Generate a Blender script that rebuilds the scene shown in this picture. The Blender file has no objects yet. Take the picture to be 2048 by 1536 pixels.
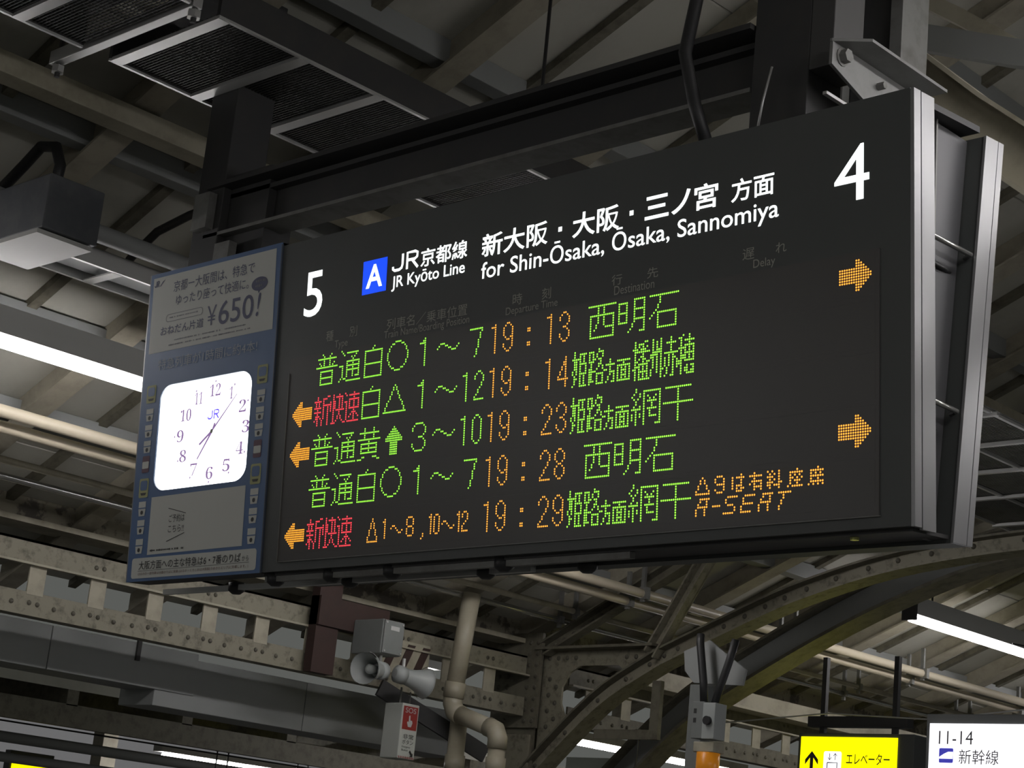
import bpy, bmesh, math, random
from mathutils import Vector, Matrix
random.seed(4)
SC = bpy.context.scene
COL = SC.collection
PI = math.pi

# ------------------------------------------------------------------ camera
cd = bpy.data.cameras.new('camera'); cam = bpy.data.objects.new('camera', cd); COL.objects.link(cam)
cd.sensor_width = 36; cd.sensor_fit = 'HORIZONTAL'; cd.lens = 3806.64 * 36 / 2048; cd.clip_end = 200
r0 = (0.72307779, 0.68375632, 0.09816213); r1 = (-0.11287552, 0.25715227, -0.95975613); r2 = (-0.68148193, 0.68289824, 0.26312045)
m = Matrix(((r0[0], -r1[0], -r2[0], 5.33733), (r0[1], -r1[1], -r2[1], -4.32057), (r0[2], -r1[2], -r2[2], 1.59338), (0, 0, 0, 1)))
cam.matrix_world = m
SC.camera = cam
SC.view_settings.view_transform = 'Standard'; SC.view_settings.look = 'None'
SC.view_settings.exposure = 0.22; SC.view_settings.gamma = 1.0; SC.view_settings.use_curve_mapping = False

# ------------------------------------------------------------------ world (night sky over the tracks)
w = bpy.data.worlds.new('night'); SC.world = w; w.use_nodes = True
w.node_tree.nodes['Background'].inputs[0].default_value = (0.085, 0.088, 0.082, 1)
w.node_tree.nodes['Background'].inputs[1].default_value = 1.0

# the lamps: tube fixtures are built further down, these are their strengths
TUBE = 26.0

# ------------------------------------------------------------------ materials
MT = {}
def mat(name, col, rough=.6, metal=0, emit=None, es=1.0, dirt=0.0, dcol=(.03, .028, .022), scale=6, spec=.5, bump=0.0, thr=(.45, .7)):
    if name in MT: return MT[name]
    M = bpy.data.materials.new(name); M.use_nodes = True
    nt = M.node_tree; b = nt.nodes['Principled BSDF']
    b.inputs['Base Color'].default_value = (*col, 1); b.inputs['Roughness'].default_value = rough; b.inputs['Metallic'].default_value = metal
    b.inputs['Specular IOR Level'].default_value = spec
    if emit is not None:
        b.inputs['Emission Color'].default_value = (*emit, 1); b.inputs['Emission Strength'].default_value = es
    if dirt > 0:
        tc = nt.nodes.new('ShaderNodeTexCoord')
        n = nt.nodes.new('ShaderNodeTexNoise'); n.inputs['Scale'].default_value = scale; n.inputs['Detail'].default_value = 9; n.inputs['Roughness'].default_value = .65
        nt.links.new(tc.outputs['Object'], n.inputs['Vector'])
        mr = nt.nodes.new('ShaderNodeMapRange'); mr.inputs[1].default_value = thr[0]; mr.inputs[2].default_value = thr[1]; mr.inputs[4].default_value = dirt
        nt.links.new(n.outputs['Fac'], mr.inputs[0])
        mx = nt.nodes.new('ShaderNodeMix'); mx.data_type = 'RGBA'
        mx.inputs[6].default_value = (*col, 1); mx.inputs[7].default_value = (*dcol, 1)
        nt.links.new(mr.outputs[0], mx.inputs[0]); nt.links.new(mx.outputs[2], b.inputs['Base Color'])
        if bump > 0:
            bp = nt.nodes.new('ShaderNodeBump'); bp.inputs['Strength'].default_value = bump; bp.inputs['Distance'].default_value = .01
            nt.links.new(n.outputs['Fac'], bp.inputs['Height']); nt.links.new(bp.outputs[0], b.inputs['Normal'])
    MT[name] = M
    return M
black = mat('black_housing', (.075, .080, .078), .5, dirt=.35, dcol=(.095, .095, .09), scale=3)
glossk = mat('dark_window', (.082, .077, .074), .4)
alu = mat('brushed_aluminium', (.27, .27, .275), .36, .45, dirt=.3, dcol=(.25, .25, .26), scale=5)
alud = mat('aluminium_rail', (.55, .55, .54), .4, .6)
steelk = mat('dark_steel', (.045, .045, .046), .6, .2, dirt=.4, dcol=(.07, .065, .055), scale=7)
steelm = mat('grey_steel', (.20, .20, .19), .55, .2, dirt=.6, dcol=(.09, .08, .07), scale=9)
cream = mat('cream_paint', (.43, .40, .31), .6, dirt=.55, dcol=(.17, .145, .10), scale=4, bump=.1)
creamp = mat('peeling_cream_paint', (.36, .33, .26), .75, dirt=.95, dcol=(.13, .115, .10), scale=7, bump=.5, thr=(.48, .56))
panelm = mat('roof_board', (.50, .49, .43), .8, dirt=.5, dcol=(.28, .27, .23), scale=1.5)
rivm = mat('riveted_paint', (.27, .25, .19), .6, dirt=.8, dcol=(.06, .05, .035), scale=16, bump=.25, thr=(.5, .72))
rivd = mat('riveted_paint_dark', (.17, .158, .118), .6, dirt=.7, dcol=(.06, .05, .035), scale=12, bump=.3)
rivc = mat('rivet_head', (.10, .092, .07), .5)
pvc = mat('cream_plastic_pipe', (.36, .33, .25), .4, dirt=.4, dcol=(.25, .21, .15), scale=8)
pipem = mat('painted_conduit', (.62, .55, .42), .4)
shiny = mat('steel_conduit', (.6, .6, .58), .25, .9)
ductm = mat('grey_fascia', (.28, .29, .285), .6, dirt=.3, dcol=(.21, .21, .205), scale=1.2)
boxg = mat('grey_box_paint', (.20, .21, .205), .45, dirt=.3, dcol=(.16, .17, .16), scale=12)
hornm = mat('grey_horn', (.36, .38, .37), .4)
rubber = mat('black_cable', (.02, .02, .021), .5)
rustm = mat('rust_red_paint', (.05, .026, .022), .7, dirt=.5, dcol=(.03, .02, .015), scale=8)
blue = mat('poster_blue', (.085, .16, .33), .5)
paper = mat('poster_grey_white', (.62, .63, .59), .6)
ink = mat('ink_navy', (.095, .10, .18), .6)
inkk = mat('ink_black', (.03, .03, .03), .6)
inkw = mat('ink_white', (.5, .5, .49), .6)
inkr = mat('ink_brown_red', (.18, .09, .07), .6)
yel = mat('ink_yellow_green', (.42, .43, .20), .6)
capt = mat('grey_print', (.42, .41, .36), .6)
lit = mat('lit_white', (.8, .8, .8), .5, emit=(.93, 1, .98), es=1.35)
litb = mat('lit_blue', (.02, .08, .7), .5, emit=(.005, .065, .95), es=.95)
litc = mat('lit_clock_face', (.8, .8, .8), .5, emit=(1, .99, 1), es=2.2)
clockwall = mat('clock_rim', (.75, .78, .76), .5, emit=(.9, .95, .93), es=.35)
handm = mat('clock_ink', (.12, .08, .16), .6, emit=(.25, .15, .34), es=.75)
jrb = mat('clock_logo_blue', (.06, .05, .6), .6, emit=(.12, .08, .8), es=.9)
ledg = mat('led_green', (.1, .3, .02), .5, emit=(.30, 1.0, .055), es=1.5)
ledo = mat('led_orange', (.3, .15, .02), .5, emit=(1.0, .36, .04), es=1.5)
ledr = mat('led_red', (.3, .02, .02), .5, emit=(1.0, .05, .07), es=1.45)
tubem = mat('lamp_tube', (.9, .9, .9), .4, emit=(1, .97, .97), es=TUBE)
lampw = mat('lamp_housing', (.5, .5, .48), .5)
yellit = mat('lit_yellow', (.8, .7, 0), .5, emit=(.93, .88, .0), es=1.15)
whlit = mat('lit_sign_white', (.8, .8, .8), .5, emit=(.95, .94, 1.0), es=1.25)
signblk = mat('sign_ink', (.05, .045, .05), .6)
amber = mat('amber_lens', (.55, .2, .015), .3, emit=(1, .35, .02), es=.12)
red = mat('sos_red', (.30, .035, .03), .5)
white = mat('white_board', (.5, .52, .48), .6)
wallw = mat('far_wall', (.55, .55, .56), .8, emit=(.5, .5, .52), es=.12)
floorm = mat('platform_asphalt', (.20, .195, .185), .85, dirt=.5, dcol=(.12, .12, .115), scale=2)

# ------------------------------------------------------------------ mesh helpers
def link(name, me, parent=None):
    o = bpy.data.objects.new(name, me); COL.objects.link(o)
    if parent: o.parent = parent
    return o
def empty(name, loc=(0, 0, 0), parent=None):
    o = bpy.data.objects.new(name, None); COL.objects.link(o); o.location = loc
    o.empty_display_size = .1
    if parent: o.parent = parent
    return o
def tag(o, label=None, cat=None, group=None, kind=None):
    if label: o['label'] = label
    if cat: o['category'] = cat
    if group: o['group'] = group
    if kind: o['kind'] = kind
    return o
class MB:
    def __init__(s): s.v = []; s.f = []
    def add(s, vs, fs):
        n = len(s.v); s.v += [tuple(v) for v in vs]; s.f += [tuple(i + n for i in f) for f in fs]; return s
    def box(s, a, b):
        (x0, y0, z0), (x1, y1, z1) = a, b
        x0, x1 = min(x0, x1), max(x0, x1); y0, y1 = min(y0, y1), max(y0, y1); z0, z1 = min(z0, z1), max(z0, z1)
        return s.add([(x0, y0, z0), (x1, y0, z0), (x1, y1, z0), (x0, y1, z0), (x0, y0, z1), (x1, y0, z1), (x1, y1, z1), (x0, y1, z1)],
                     [(0, 3, 2, 1), (4, 5, 6, 7), (0, 1, 5, 4), (1, 2, 6, 5), (2, 3, 7, 6), (3, 0, 4, 7)])
    def bar(s, p, q, w_, h_, up=(0, 0, 1)):
        p, q, up = Vector(p), Vector(q), Vector(up); d = (q - p).normalized()
        sx = d.cross(up).normalized(); uz = sx.cross(d).normalized()
        vs = []
        for c in (p, q):
            for a, b in ((-1, -1), (1, -1), (1, 1), (-1, 1)): vs.append(c + sx * a * w_ / 2 + uz * b * h_ / 2)
        return s.add(vs, [(0, 1, 2, 3), (7, 6, 5, 4), (0, 4, 5, 1), (1, 5, 6, 2), (2, 6, 7, 3), (3, 7, 4, 0)])
    def tube(s, pts, r, n=12, cap=True):
        pts = [Vector(p) for p in pts]; rs = r if isinstance(r, (list, tuple)) else [r] * len(pts)
        n0 = len(s.v); prev = None
        for i, p in enumerate(pts):
            d = (pts[min(i + 1, len(pts) - 1)] - pts[max(i - 1, 0)]).normalized()
            if prev is None:
                a = Vector((0, 0, 1)) if abs(d.z) < .9 else Vector((1, 0, 0)); u = d.cross(a).normalized()
            else: u = (prev - d * prev.dot(d)).normalized()
            prev = u; v = d.cross(u)
            for k in range(n):
                t = 2 * PI * k / n; s.v.append(tuple(p + (u * math.cos(t) + v * math.sin(t)) * rs[i]))
        for i in range(len(pts) - 1):
            for k in range(n):
                a = n0 + i * n + k; b = n0 + i * n + (k + 1) % n; s.f.append((a, b, b + n, a + n))
        if cap:
            s.f.append(tuple(n0 + k for k in range(n))[::-1]); s.f.append(tuple(n0 + (len(pts) - 1) * n + k for k in range(n)))
        return s
    def prism(s, poly, fn):
        # poly: list of 2d points, fn(u, v, side) -> 3d for side 0 / 1
        n = len(poly); vs = [fn(u, v, 0) for u, v in poly] + [fn(u, v, 1) for u, v in poly]
        fs = [tuple(range(n))[::-1], tuple(range(n, 2 * n))] + [(i, (i + 1) % n, (i + 1) % n + n, i + n) for i in range(n)]
        return s.add(vs, fs)
    def mesh(s, name, m_):
        me = bpy.data.meshes.new(name); me.from_pydata(s.v, [], s.f); me.validate(); me.update()
        bm = bmesh.new(); bm.from_mesh(me); bmesh.ops.recalc_face_normals(bm, faces=bm.faces); bm.to_mesh(me); bm.free()
        if m_: me.materials.append(m_)
        return me
    def build(s, name, m_, parent=None, smooth=False, bevel=0):
        me = s.mesh(name, m_)
        if smooth:
            for p in me.polygons: p.use_smooth = len(p.vertices) <= 4
        o = link(name, me, parent)
        if bevel:
            b = o.modifiers.new('b', 'BEVEL'); b.width = bevel; b.segments = 2; b.limit_method = 'ANGLE'
        return o
def rivet_mesh(name, r, m_, axis='X', sign=1, h=.6):
    mb = MB(); n = 8
    rings = [(1, 0), (.8, .6 * h), (.35, h)]
    vs = []
    for rr, hh in rings:
        for k in range(n):
            t = 2 * PI * k / n; a, b, c = rr * r * math.cos(t), rr * r * math.sin(t), hh * r * sign
            vs.append((c, a, b) if axis == 'X' else ((a, c, b) if axis == 'Y' else (a, b, c)))
    fs = [(i * n + k, i * n + (k + 1) % n, (i + 1) * n + (k + 1) % n, (i + 1) * n + k) for i in range(2) for k in range(n)] + [tuple(range(2 * n, 3 * n))]
    mb.add(vs, fs); return mb.mesh(name, m_)

# ================================================================== THE SETTING
MB().box((-4.2, -14, -.3), (9, 34, 0)).build('floor', floorm)['kind'] = 'structure'
MB().box((-30, -14, -1.5), (-4.2, 34, -1.1)).build('floor', mat('ballast', (.10, .095, .09), .95), None)['kind'] = 'structure'

SL = .42
def roofz(x): return 4.6 + SL * (x + 2.85) if x < 1.6 else 4.6 + SL * (1.6 + 2.85) - SL * (x - 1.6)
YK = [.17 + 1.03 * k for k in range(-8, 27)]
ce = MB()
for xa, xb in ((-5.75, 1.6), (1.6, 9.0)):
    ce.prism([(xa, roofz(xa) + .09), (xb, roofz(xb) + .09), (xb, roofz(xb) + .16), (xa, roofz(xa) + .16)], lambda u, v, s: (u, -8.3 + s * 35.6, v))
ceiling = ce.build('ceiling', mat('roof_deck', (.12, .12, .11), .9)); ceiling['kind'] = 'structure'
# boards of the ceiling, one per bay and strip, slightly uneven
splits = [-5.7, -4.45, -2.95, -1.45, .05, 1.55]
pm = {}
for i in range(5):
    a, b = splits[i] + .006, splits[i + 1] - .006
    mb = MB().prism([(a, roofz(a)), (b, roofz(b)), (b, roofz(b) + .03), (a, roofz(a) + .03)], lambda u, v, s: (u, (.006 + s * 1.018), v))
    pm[i] = mb.mesh('roof_panel', panelm)
for i, (a, b) in enumerate(((1.65, 3.4), (3.42, 5.2), (5.22, 7.0))):
    mb = MB().prism([(a, roofz(a)), (b, roofz(b)), (b, roofz(b) + .03), (a, roofz(a) + .03)], lambda u, v, s: (u, (.006 + s * 1.018), v))
    pm[5 + i] = mb.mesh('roof_panel', panelm)
for y in YK[:-1]:
    for i in range(8):
        if y > 9 and i > 4: continue
        o = link('roof_panel', pm[i], ceiling); o.location = (0, y, random.uniform(0, .008))
# wide rafters across the slope and thin battens between them
def slope_bar(x0, x1, w_, d_, off):
    return MB().prism([(x0, roofz(x0) - off - d_), (x1, roofz(x1) - off - d_), (x1, roofz(x1) - off), (x0, roofz(x0) - off)], lambda u, v, s: (u, (s - .5) * w_, v))
raf = slope_bar(-5.7, 1.6, .05, .15, .0); raf2 = MB()
raf2.prism([(-5.7, roofz(-5.7) - .165), (1.6, roofz(1.6) - .165), (1.6, roofz(1.6) - .15), (-5.7, roofz(-5.7) - .15)], lambda u, v, s: (u, (s - .5) * .15, v))
rafm = raf.add(raf2.v, raf2.f).mesh('rafter', mat('worn_cream_paint', (.36, .33, .26), .75, dirt=.7, dcol=(.22, .20, .16), scale=7, bump=.4))
rafr = slope_bar(1.6, 8.5, .09, .15, .0).mesh('rafter', cream)
batm = slope_bar(-5.7, 1.6, .06, .045, .0).mesh('batten', rivd)
for y in YK:
    o = link('rafter', rafm, ceiling); o.location = (0, y, 0)
    if y < 9: o = link('rafter', rafr, ceiling); o.location = (0, y, 0)
    if y < 24: o = link('batten', batm, ceiling); o.location = (0, y + .53, 0)
def ybeam(name, x, w_, z0, z1, m_, y0=-8.2, y1=27, parent=ceiling):
    return MB().box((x - w_ / 2, y0, z0), (x + w_ / 2, y1, z1)).build(name, m_, parent, bevel=.004)
for x in (-2.1, -.83, .45, 1.2, 2.8, 4.4, 6.0):      # purlins set above the rafters
    z = roofz(x); ybeam('purlin', x, .10, z - .10, z + .02, ductm)
for x in (-1.72, -1.12):                              # purlins running below the rafters
    z = roofz(x) - .16; ybeam('purlin', x, .13 if x < -1.5 else .17, z - .10, z, cream)
for x in (-3.35, -4.1):
    z = roofz(x); ybeam('purlin', x, .12, z - .12, z - .0, ductm)

# eave girder with peeling paint, above the lattice girder
eg = MB().box((-4.98, -6, 3.58), (-4.93, 26, 3.82)).box((-5.02, -6, 3.81), (-4.8, 26, 3.835)).build('web', creamp)
t = tag(empty('eave_girder', (-4.95, 0, 0)), 'long eave girder with peeling grey and cream paint above the riveted lattice girder', 'girder')
eg.parent = t; eg.matrix_parent_inverse = Matrix.Translation((4.95, 0, 0))
def sub(o, root):
    o.parent = root; o.matrix_parent_inverse = Matrix.Translation(-Vector(root.location)); return o
sub(MB().box((-5.06, -6, 3.545), (-4.80, 26, 3.58)).build('lower_flange', cream), t)

# ================================================================== LATTICE GIRDER (left, along the platform)
def lattice(y0, y1, ys, label, m_):
    root = tag(empty('lattice_girder', (-4.75, y0, 3.0)), label, 'girder', None)
    sub(MB().box((-4.76, y0, 3.29), (-4.745, y1, 3.44)).box((-4.86, y0, 3.425), (-4.745, y1, 3.44)).build('top_chord', m_), root)
    sub(MB().box((-4.745, y0, 3.285), (-4.70, y1, 3.298)).build('top_chord_lip', cream), root)
    sub(MB().box((-4.755, y0, 3.0), (-4.735, y1, 3.125)).box((-4.86, y0, 2.985), (-4.735, y1, 3.0)).build('bottom_chord', m_), root)
    bm_ = MB().box((-.006, -.058, 3.11), (.006, .058, 3.30)).mesh('batten_plate', cream)
    rv = rivet_mesh('rivet', .016, rivc, 'X', 1)
    for y in ys:
        o = link('batten_plate', bm_); o.location = (-4.738, y, 0); sub(o, root)
        for dy, z in ((-.028, 3.062), (.03, 3.058), (.15, 3.05), (.29, 3.052), (-.028, 3.36), (.03, 3.362)):
            if z > 3.2 and round((y - ys[0]) / .44) % 2: continue
            o = link('rivet', rv); o.location = (-4.733 if z < 3.2 else -4.744, y + dy, z); sub(o, root)
    return root
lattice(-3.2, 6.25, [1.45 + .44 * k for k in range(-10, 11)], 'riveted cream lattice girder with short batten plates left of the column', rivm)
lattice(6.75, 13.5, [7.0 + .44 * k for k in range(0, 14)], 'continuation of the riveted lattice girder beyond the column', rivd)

# grey smooth fascia duct behind and below the girder
t = tag(empty('cable_duct', (-5.3, 0, 2.8)), 'long smooth grey boxed duct hanging below the lattice girder', 'duct')
ys = [-4.0, -1.2, .9, 2.35, 3.52]
for i in range(4):
    sub(MB().box((-5.55, ys[i] + .003, 2.74), (-5.2, ys[i + 1] - .003, 3.02)).build('duct_section', ductm, bevel=.004), t)
for a, b in ((3.2, 4.5), (4.506, 6.1)):
    sub(MB().box((-5.6, a, 2.635), (-5.21, b, 2.98)).build('duct_section', ductm, bevel=.004), t)
sub(MB().box((-5.2, 1.0, 2.98), (-5.17, 1.04, 3.05)).box((-5.2, 3.0, 2.9), (-5.18, 3.03, 3.04)).build('bracket', steelk), t)

# ================================================================== COLUMN AND TRUSS
t = tag(empty('steel_column', (-4.86, 6.4, 0)), 'riveted cream steel column carrying the arched bracket', 'column')
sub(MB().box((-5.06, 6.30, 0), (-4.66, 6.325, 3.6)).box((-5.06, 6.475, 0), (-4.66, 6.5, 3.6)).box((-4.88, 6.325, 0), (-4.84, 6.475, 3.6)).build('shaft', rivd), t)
sub(MB().box((-5.10, 6.27, 2.9), (-4.62, 6.30, 3.62)).build('splice_plate', rivd), t)
rvy = rivet_mesh('rivet', .02, rivc, 'Y', -1)
for x in (-5.04, -4.95, -4.74, -4.66):
    for k in range(8):
        if abs(x + 4.85) > 0: o = link('rivet', rvy); o.location = (x, 6.27, 2.95 + .085 * k); sub(o, t)
sub(MB().box((-5.04, 6.28, .0), (-4.68, 6.3, 2.85)).build('cover_plate', rivm), t)

def offset_poly(pts, d):
    out = []
    for i, p in enumerate(pts):
        a = pts[max(i - 1, 0)]; b = pts[min(i + 1, len(pts) - 1)]
        dx, dz = b[0] - a[0], b[1] - a[1]; l = math.hypot(dx, dz); out.append((p[0] - dz / l * d, p[1] + dx / l * d))
    return out
def ribbon(mb, pts, d0, d1, y0, y1):
    A = offset_poly(pts, d0); B = offset_poly(pts, d1)
    for i in range(len(pts) - 1):
        q = [A[i], A[i + 1], B[i + 1], B[i]]
        mb.prism(q, lambda u, v, s: (u, y0 + (y1 - y0) * s, v))
def smooth_pts(pts, n=4):
    out = []
    for i in range(len(pts) - 1):
        p0 = pts[max(i - 1, 0)]; p1 = pts[i]; p2 = pts[i + 1]; p3 = pts[min(i + 2, len(pts) - 1)]
        for k in range(n):
            t_ = k / n
            out.append(tuple(.5 * (2 * p1[j] + (p2[j] - p0[j]) * t_ + (2 * p0[j] - 5 * p1[j] + 4 * p2[j] - p3[j]) * t_ ** 2 + (3 * p1[j] - p0[j] - 3 * p2[j] + p3[j]) * t_ ** 3) for j in (0, 1)))
    return out + [pts[-1]]
arch = smooth_pts([(-4.95, 2.27), (-4.64, 2.61), (-4.07, 3.1), (-3.6, 3.36), (-3.35, 3.47), (-2.95, 3.62), (-2.6, 3.75), (-2.26, 3.86), (-1.77, 3.98), (-1.29, 4.055), (-.62, 4.11), (.3, 4.13)])
t = tag(empty('arched_bracket', (-3, 6.35, 3.5)), 'riveted arched steel bracket rising right from the column below the departure board', 'truss')
mb = MB(); ribbon(mb, arch, -.05, .05, 6.35, 6.37); sub(mb.build('web', rivm), t)
mb = MB(); ribbon(mb, arch, .05, .065, 6.27, 6.45); sub(mb.build('upper_flange', rivd), t)
mb = MB(); ribbon(mb, arch, -.065, -.05, 6.27, 6.45); sub(mb.build('lower_flange', rivm), t)
for i in range(2, len(arch) - 1, 2):
    o = link('rivet', rvy); a = offset_poly(arch, .02)[i]; o.location = (a[0], 6.35, a[1]); sub(o, t)
mb = MB(); ribbon(mb, [(-3.56, 3.44), (-3.14, 4.09), (-2.9, 4.46)], -.055, .055, 6.33, 6.35)
ribbon(mb, [(-3.56, 3.44), (-3.14, 4.09), (-2.9, 4.46)], .04, .055, 6.26, 6.34); ribbon(mb, [(-3.56, 3.44), (-3.14, 4.09), (-2.9, 4.46)], -.055, -.04, 6.26, 6.34)
sub(mb.build('diagonal_strut', rivm), t)
for k in range(8):
    o = link('rivet', rvy); o.location = (-3.5 + .075 * k, 6.33, 3.53 + .116 * k); sub(o, t)
mb = MB(); L = [(-4.62, 3.50), (-3.71, 3.93), (-3.3, 4.13)]
ribbon(mb, L, -.05, .05, 6.34, 6.36); ribbon(mb, L, .04, .055, 6.26, 6.35); ribbon(mb, L, -.055, -.04, 6.26, 6.35)
sub(mb.build('diagonal_strut', rivd), t)
for k in range(7):
    o = link('rivet', rvy); o.location = (-4.55 + .09 * k, 6.34, 3.535 + .0425 * k); sub(o, t)
# gusset plate with rounded opening
outer = [(-4.68, 2.72), (-4.68, 3.5), (-3.52, 3.5), (-3.52, 3.38), (-4.1, 3.03), (-4.5, 2.70)]
hole = [(-4.47, 3.10), (-4.47, 3.22), (-4.40, 3.33), (-4.30, 3.38), (-3.92, 3.38), (-3.87, 3.34), (-3.87, 3.27), (-3.95, 3.19), (-4.2, 3.04), (-4.34, 3.0), (-4.43, 3.02)]
def plate_with_hole(name, outer, hole, y0, y1, m_):
    bm = bmesh.new(); es = []
    for loop in (outer, hole):
        vs = [bm.verts.new((x, y0, z)) for x, z in loop]
        es += [bm.edges.new((vs[i], vs[(i + 1) % len(vs)])) for i in range(len(vs))]
    bmesh.ops.triangle_fill(bm, use_beauty=True, edges=es)
    r = bmesh.ops.extrude_face_region(bm, geom=bm.faces[:])
    bmesh.ops.translate(bm, vec=(0, y1 - y0, 0), verts=[g for g in r['geom'] if isinstance(g, bmesh.types.BMVert)])
    bmesh.ops.recalc_face_normals(bm, faces=bm.faces[:])
    me = bpy.data.meshes.new(name); bm.to_mesh(me); bm.free(); me.materials.append(m_); return link(name, me)
sub(plate_with_hole('gusset_plate', outer, hole, 6.37, 6.39, rivm), t)
mb = MB(); ribbon(mb, [(-4.68, 3.49), (-3.52, 3.5)], 0, .02, 6.25, 6.39); sub(mb.build('gusset_angle', rivd), t)
for x, z in [(-4.62 + .09 * k, 3.44) for k in range(4)] + [(-3.85 + .09 * k, 3.44) for k in range(3)] + [(-4.60, 2.8 + .12 * k) for k in range(5)] + [(-4.53, 2.86 + .12 * k) for k in range(4)]:
    o = link('rivet', rvy); o.location = (x, 6.37, z); sub(o, t)
# hanging bracket bar under the arch
sub(MB().box((-4.05, 6.3, 2.83), (-3.45, 6.32, 2.90)).box((-3.52, 6.29, 2.83), (-3.44, 6.33, 3.25)).build('hanging_angle', rivd), t)

arch2 = smooth_pts([(-4.9, 2.2), (-4.45, 2.62), (-3.9, 3.08), (-3.3, 3.42), (-2.55, 3.78), (-1.9, 4.03), (-1.3, 4.2), (-.4, 4.32)])
t = tag(empty('arched_beam', (-3, 7.2, 3.5)), 'plain dark grey arched beam just behind the riveted arched bracket', 'beam')
mb = MB(); ribbon(mb, arch2, -.02, .17, 7.2, 7.24); sub(mb.build('web', ductm), t)
mb = MB(); ribbon(mb, arch2, -.045, -.02, 7.1, 7.34); sub(mb.build('lower_flange', rivd), t)
mb = MB(); ribbon(mb, arch2, .17, .19, 7.1, 7.34); sub(mb.build('upper_flange', rivd), t)

# tie beams across the platform further back
for i, y in enumerate((13.2,)):
    t = tag(empty('tie_beam', (-2, y, 4)), 'cream tie beam crossing the platform far behind the lit signs', 'beam')
    sub(MB().bar((-5, y, 3.75), (0, y, 5.2), .12, .16).build('web', cream), t)

# knee brace ribs upper right
t = tag(empty('knee_brace', (2.4, 1.0, 4.3)), 'cream roof brace running down to the right behind the board top right corner', 'brace')
mb = MB(); L = [(1.2, 5.15), (1.83, 4.60), (2.12, 4.33), (2.6, 3.93), (3.1, 3.5), (3.4, 3.1)]
ribbon(mb, L, -.085, .085, 1.0, 1.03); sub(mb.build('web', cream), t)
mb = MB(); ribbon(mb, L, .085, .10, .93, 1.1); ribbon(mb, L, -.10, -.085, .93, 1.1); sub(mb.build('flange', cream), t)
t = tag(empty('roof_brace', (2.4, 1.6, 4.6)), 'paler upper roof brace fanning out above the knee brace at top right', 'brace')
L = [(1.2, 5.45), (1.75, 5.05), (2.3, 4.62), (3.4, 3.9)]
mb = MB(); ribbon(mb, L, -.03, .03, 1.5, 1.56); sub(mb.build('web', cream), t)
mb = MB(); ribbon(mb, [(1.5, 4.98), (2.1, 4.73), (3.2, 4.35)], -.05, .05, 1.3, 1.34); sub(mb.build('lateral_strut', ductm), t)

# ================================================================== LONG CONDUITS
def conduit(name, label, x, z, r, m_, y0, y1, clips=True, cat='pipe', group=None):
    t = tag(empty(name, (x, y0, z)), label, cat, group)
    sub(MB().tube([(x, y0, z), (x, y1, z)], r, 12).build('pipe', m_, smooth=True), t)
    if clips:
        cm = MB().box((-.015, -.012, -.06), (.015, .012, .22)).box((-r * 1.5, -.02, -r * 1.2), (r * 1.5, .02, r * 1.2)).mesh('pipe_clip', steelm)
        y = y0 + .7
        while y < y1:
            o = link('pipe_clip', cm); o.location = (x, y, z); sub(o, t); y += 1.9
    return t
conduit('water_pipe', 'upper of the two cream pipes running side by side under the eaves', -3.60, 3.87, .036, pipem, -4, 14)
conduit('water_pipe', 'lower of the two cream pipes running side by side under the eaves', -3.74, 3.82, .034, pipem, -4, 14)
conduit('steel_pipe', 'shiny steel pipe along the peeling eave girder', -4.40, 3.70, .022, shiny, -4, 14)
conduit('thin_conduit', 'thin dull cream conduit beside the eave girder', -4.25, 3.76, .022, cream, -4, 14)

# ================================================================== FLUORESCENT LAMPS
def lamp(x, y0, y1, z, label, kind='lamp', strength=None):
    t = tag(empty('tube_lamp', (x, (y0 + y1) / 2, z)), label, 'lamp', 'tube lamps over the platform')
    sub(MB().prism([(-.05, .03), (-.075, .16), (.075, .16), (.05, .03)], lambda u, v, s: (x + u, y0 + (y1 - y0) * s, z + v)).build('housing', lampw), t)
    sub(MB().box((x - .06, y0 - .03, z - .02), (x + .06, y0, z + .17)).build('end_cap', steelk), t)
    sub(MB().box((x - .06, y1, z - .02), (x + .06, y1 + .03, z + .17)).build('end_cap', steelk), t)
    sub(MB().tube([(x, y0 + .005, z), (x, y1 - .005, z)], .032, 12).build('tube', tubem, smooth=True), t)
    for y in (y0 + .3, y1 - .3): sub(MB().tube([(x, y, z + .16), (x, y, roofz(x) - .02)], .008, 6).build('hanger_rod', steelk), t)
    return t
lamp(-2.80, -1.25, 1.42, 4.0, 'lit tube lamp at left whose end goes behind the advertising panel')
lamp(-2.72, 2.6, 5.1, 4.0, 'lit tube lamp hidden behind the departure board, nearer one')
lamp(-2.56, 8.13, 10.7, 4.0, 'lit tube lamp in front of the rafters at lower right')
lamp(-2.56, 12.0, 14.5, 4.0, 'lit tube lamp far down the platform behind the lit signs')
lamp(5.0, -2.2, .3, 4.2, 'lit tube lamp on the right side row, nearest the camera')
lamp(3.5, -.2, 2.3, 4.45, 'lit tube lamp on the right side row, second from the camera')
lamp(-2.8, -6.4, -3.9, 4.0, 'unseen lit tube lamp added to the left row behind the viewer, nearer one')  # unseen, row carried on behind the camera to light the board front
lamp(-2.8, -10.5, -8.0, 4.0, 'unseen lit tube lamp added to the left row behind the viewer, farther one')  # unseen too, added for more frontal light
lamp(4.0, 1.2, 3.7, 3.95, 'lit tube lamp on the right side row, low one beside the board')
lamp(4.4, -7.0, -4.5, 4.2, 'unseen lit tube lamp added to the right row behind the viewer, nearer one')  # unseen, added behind the camera as frontal light on board and poster
lamp(4.4, -11.0, -8.5, 4.2, 'unseen lit tube lamp added to the right row behind the viewer, farther one')  # another unseen one, added for the same frontal light

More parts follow.
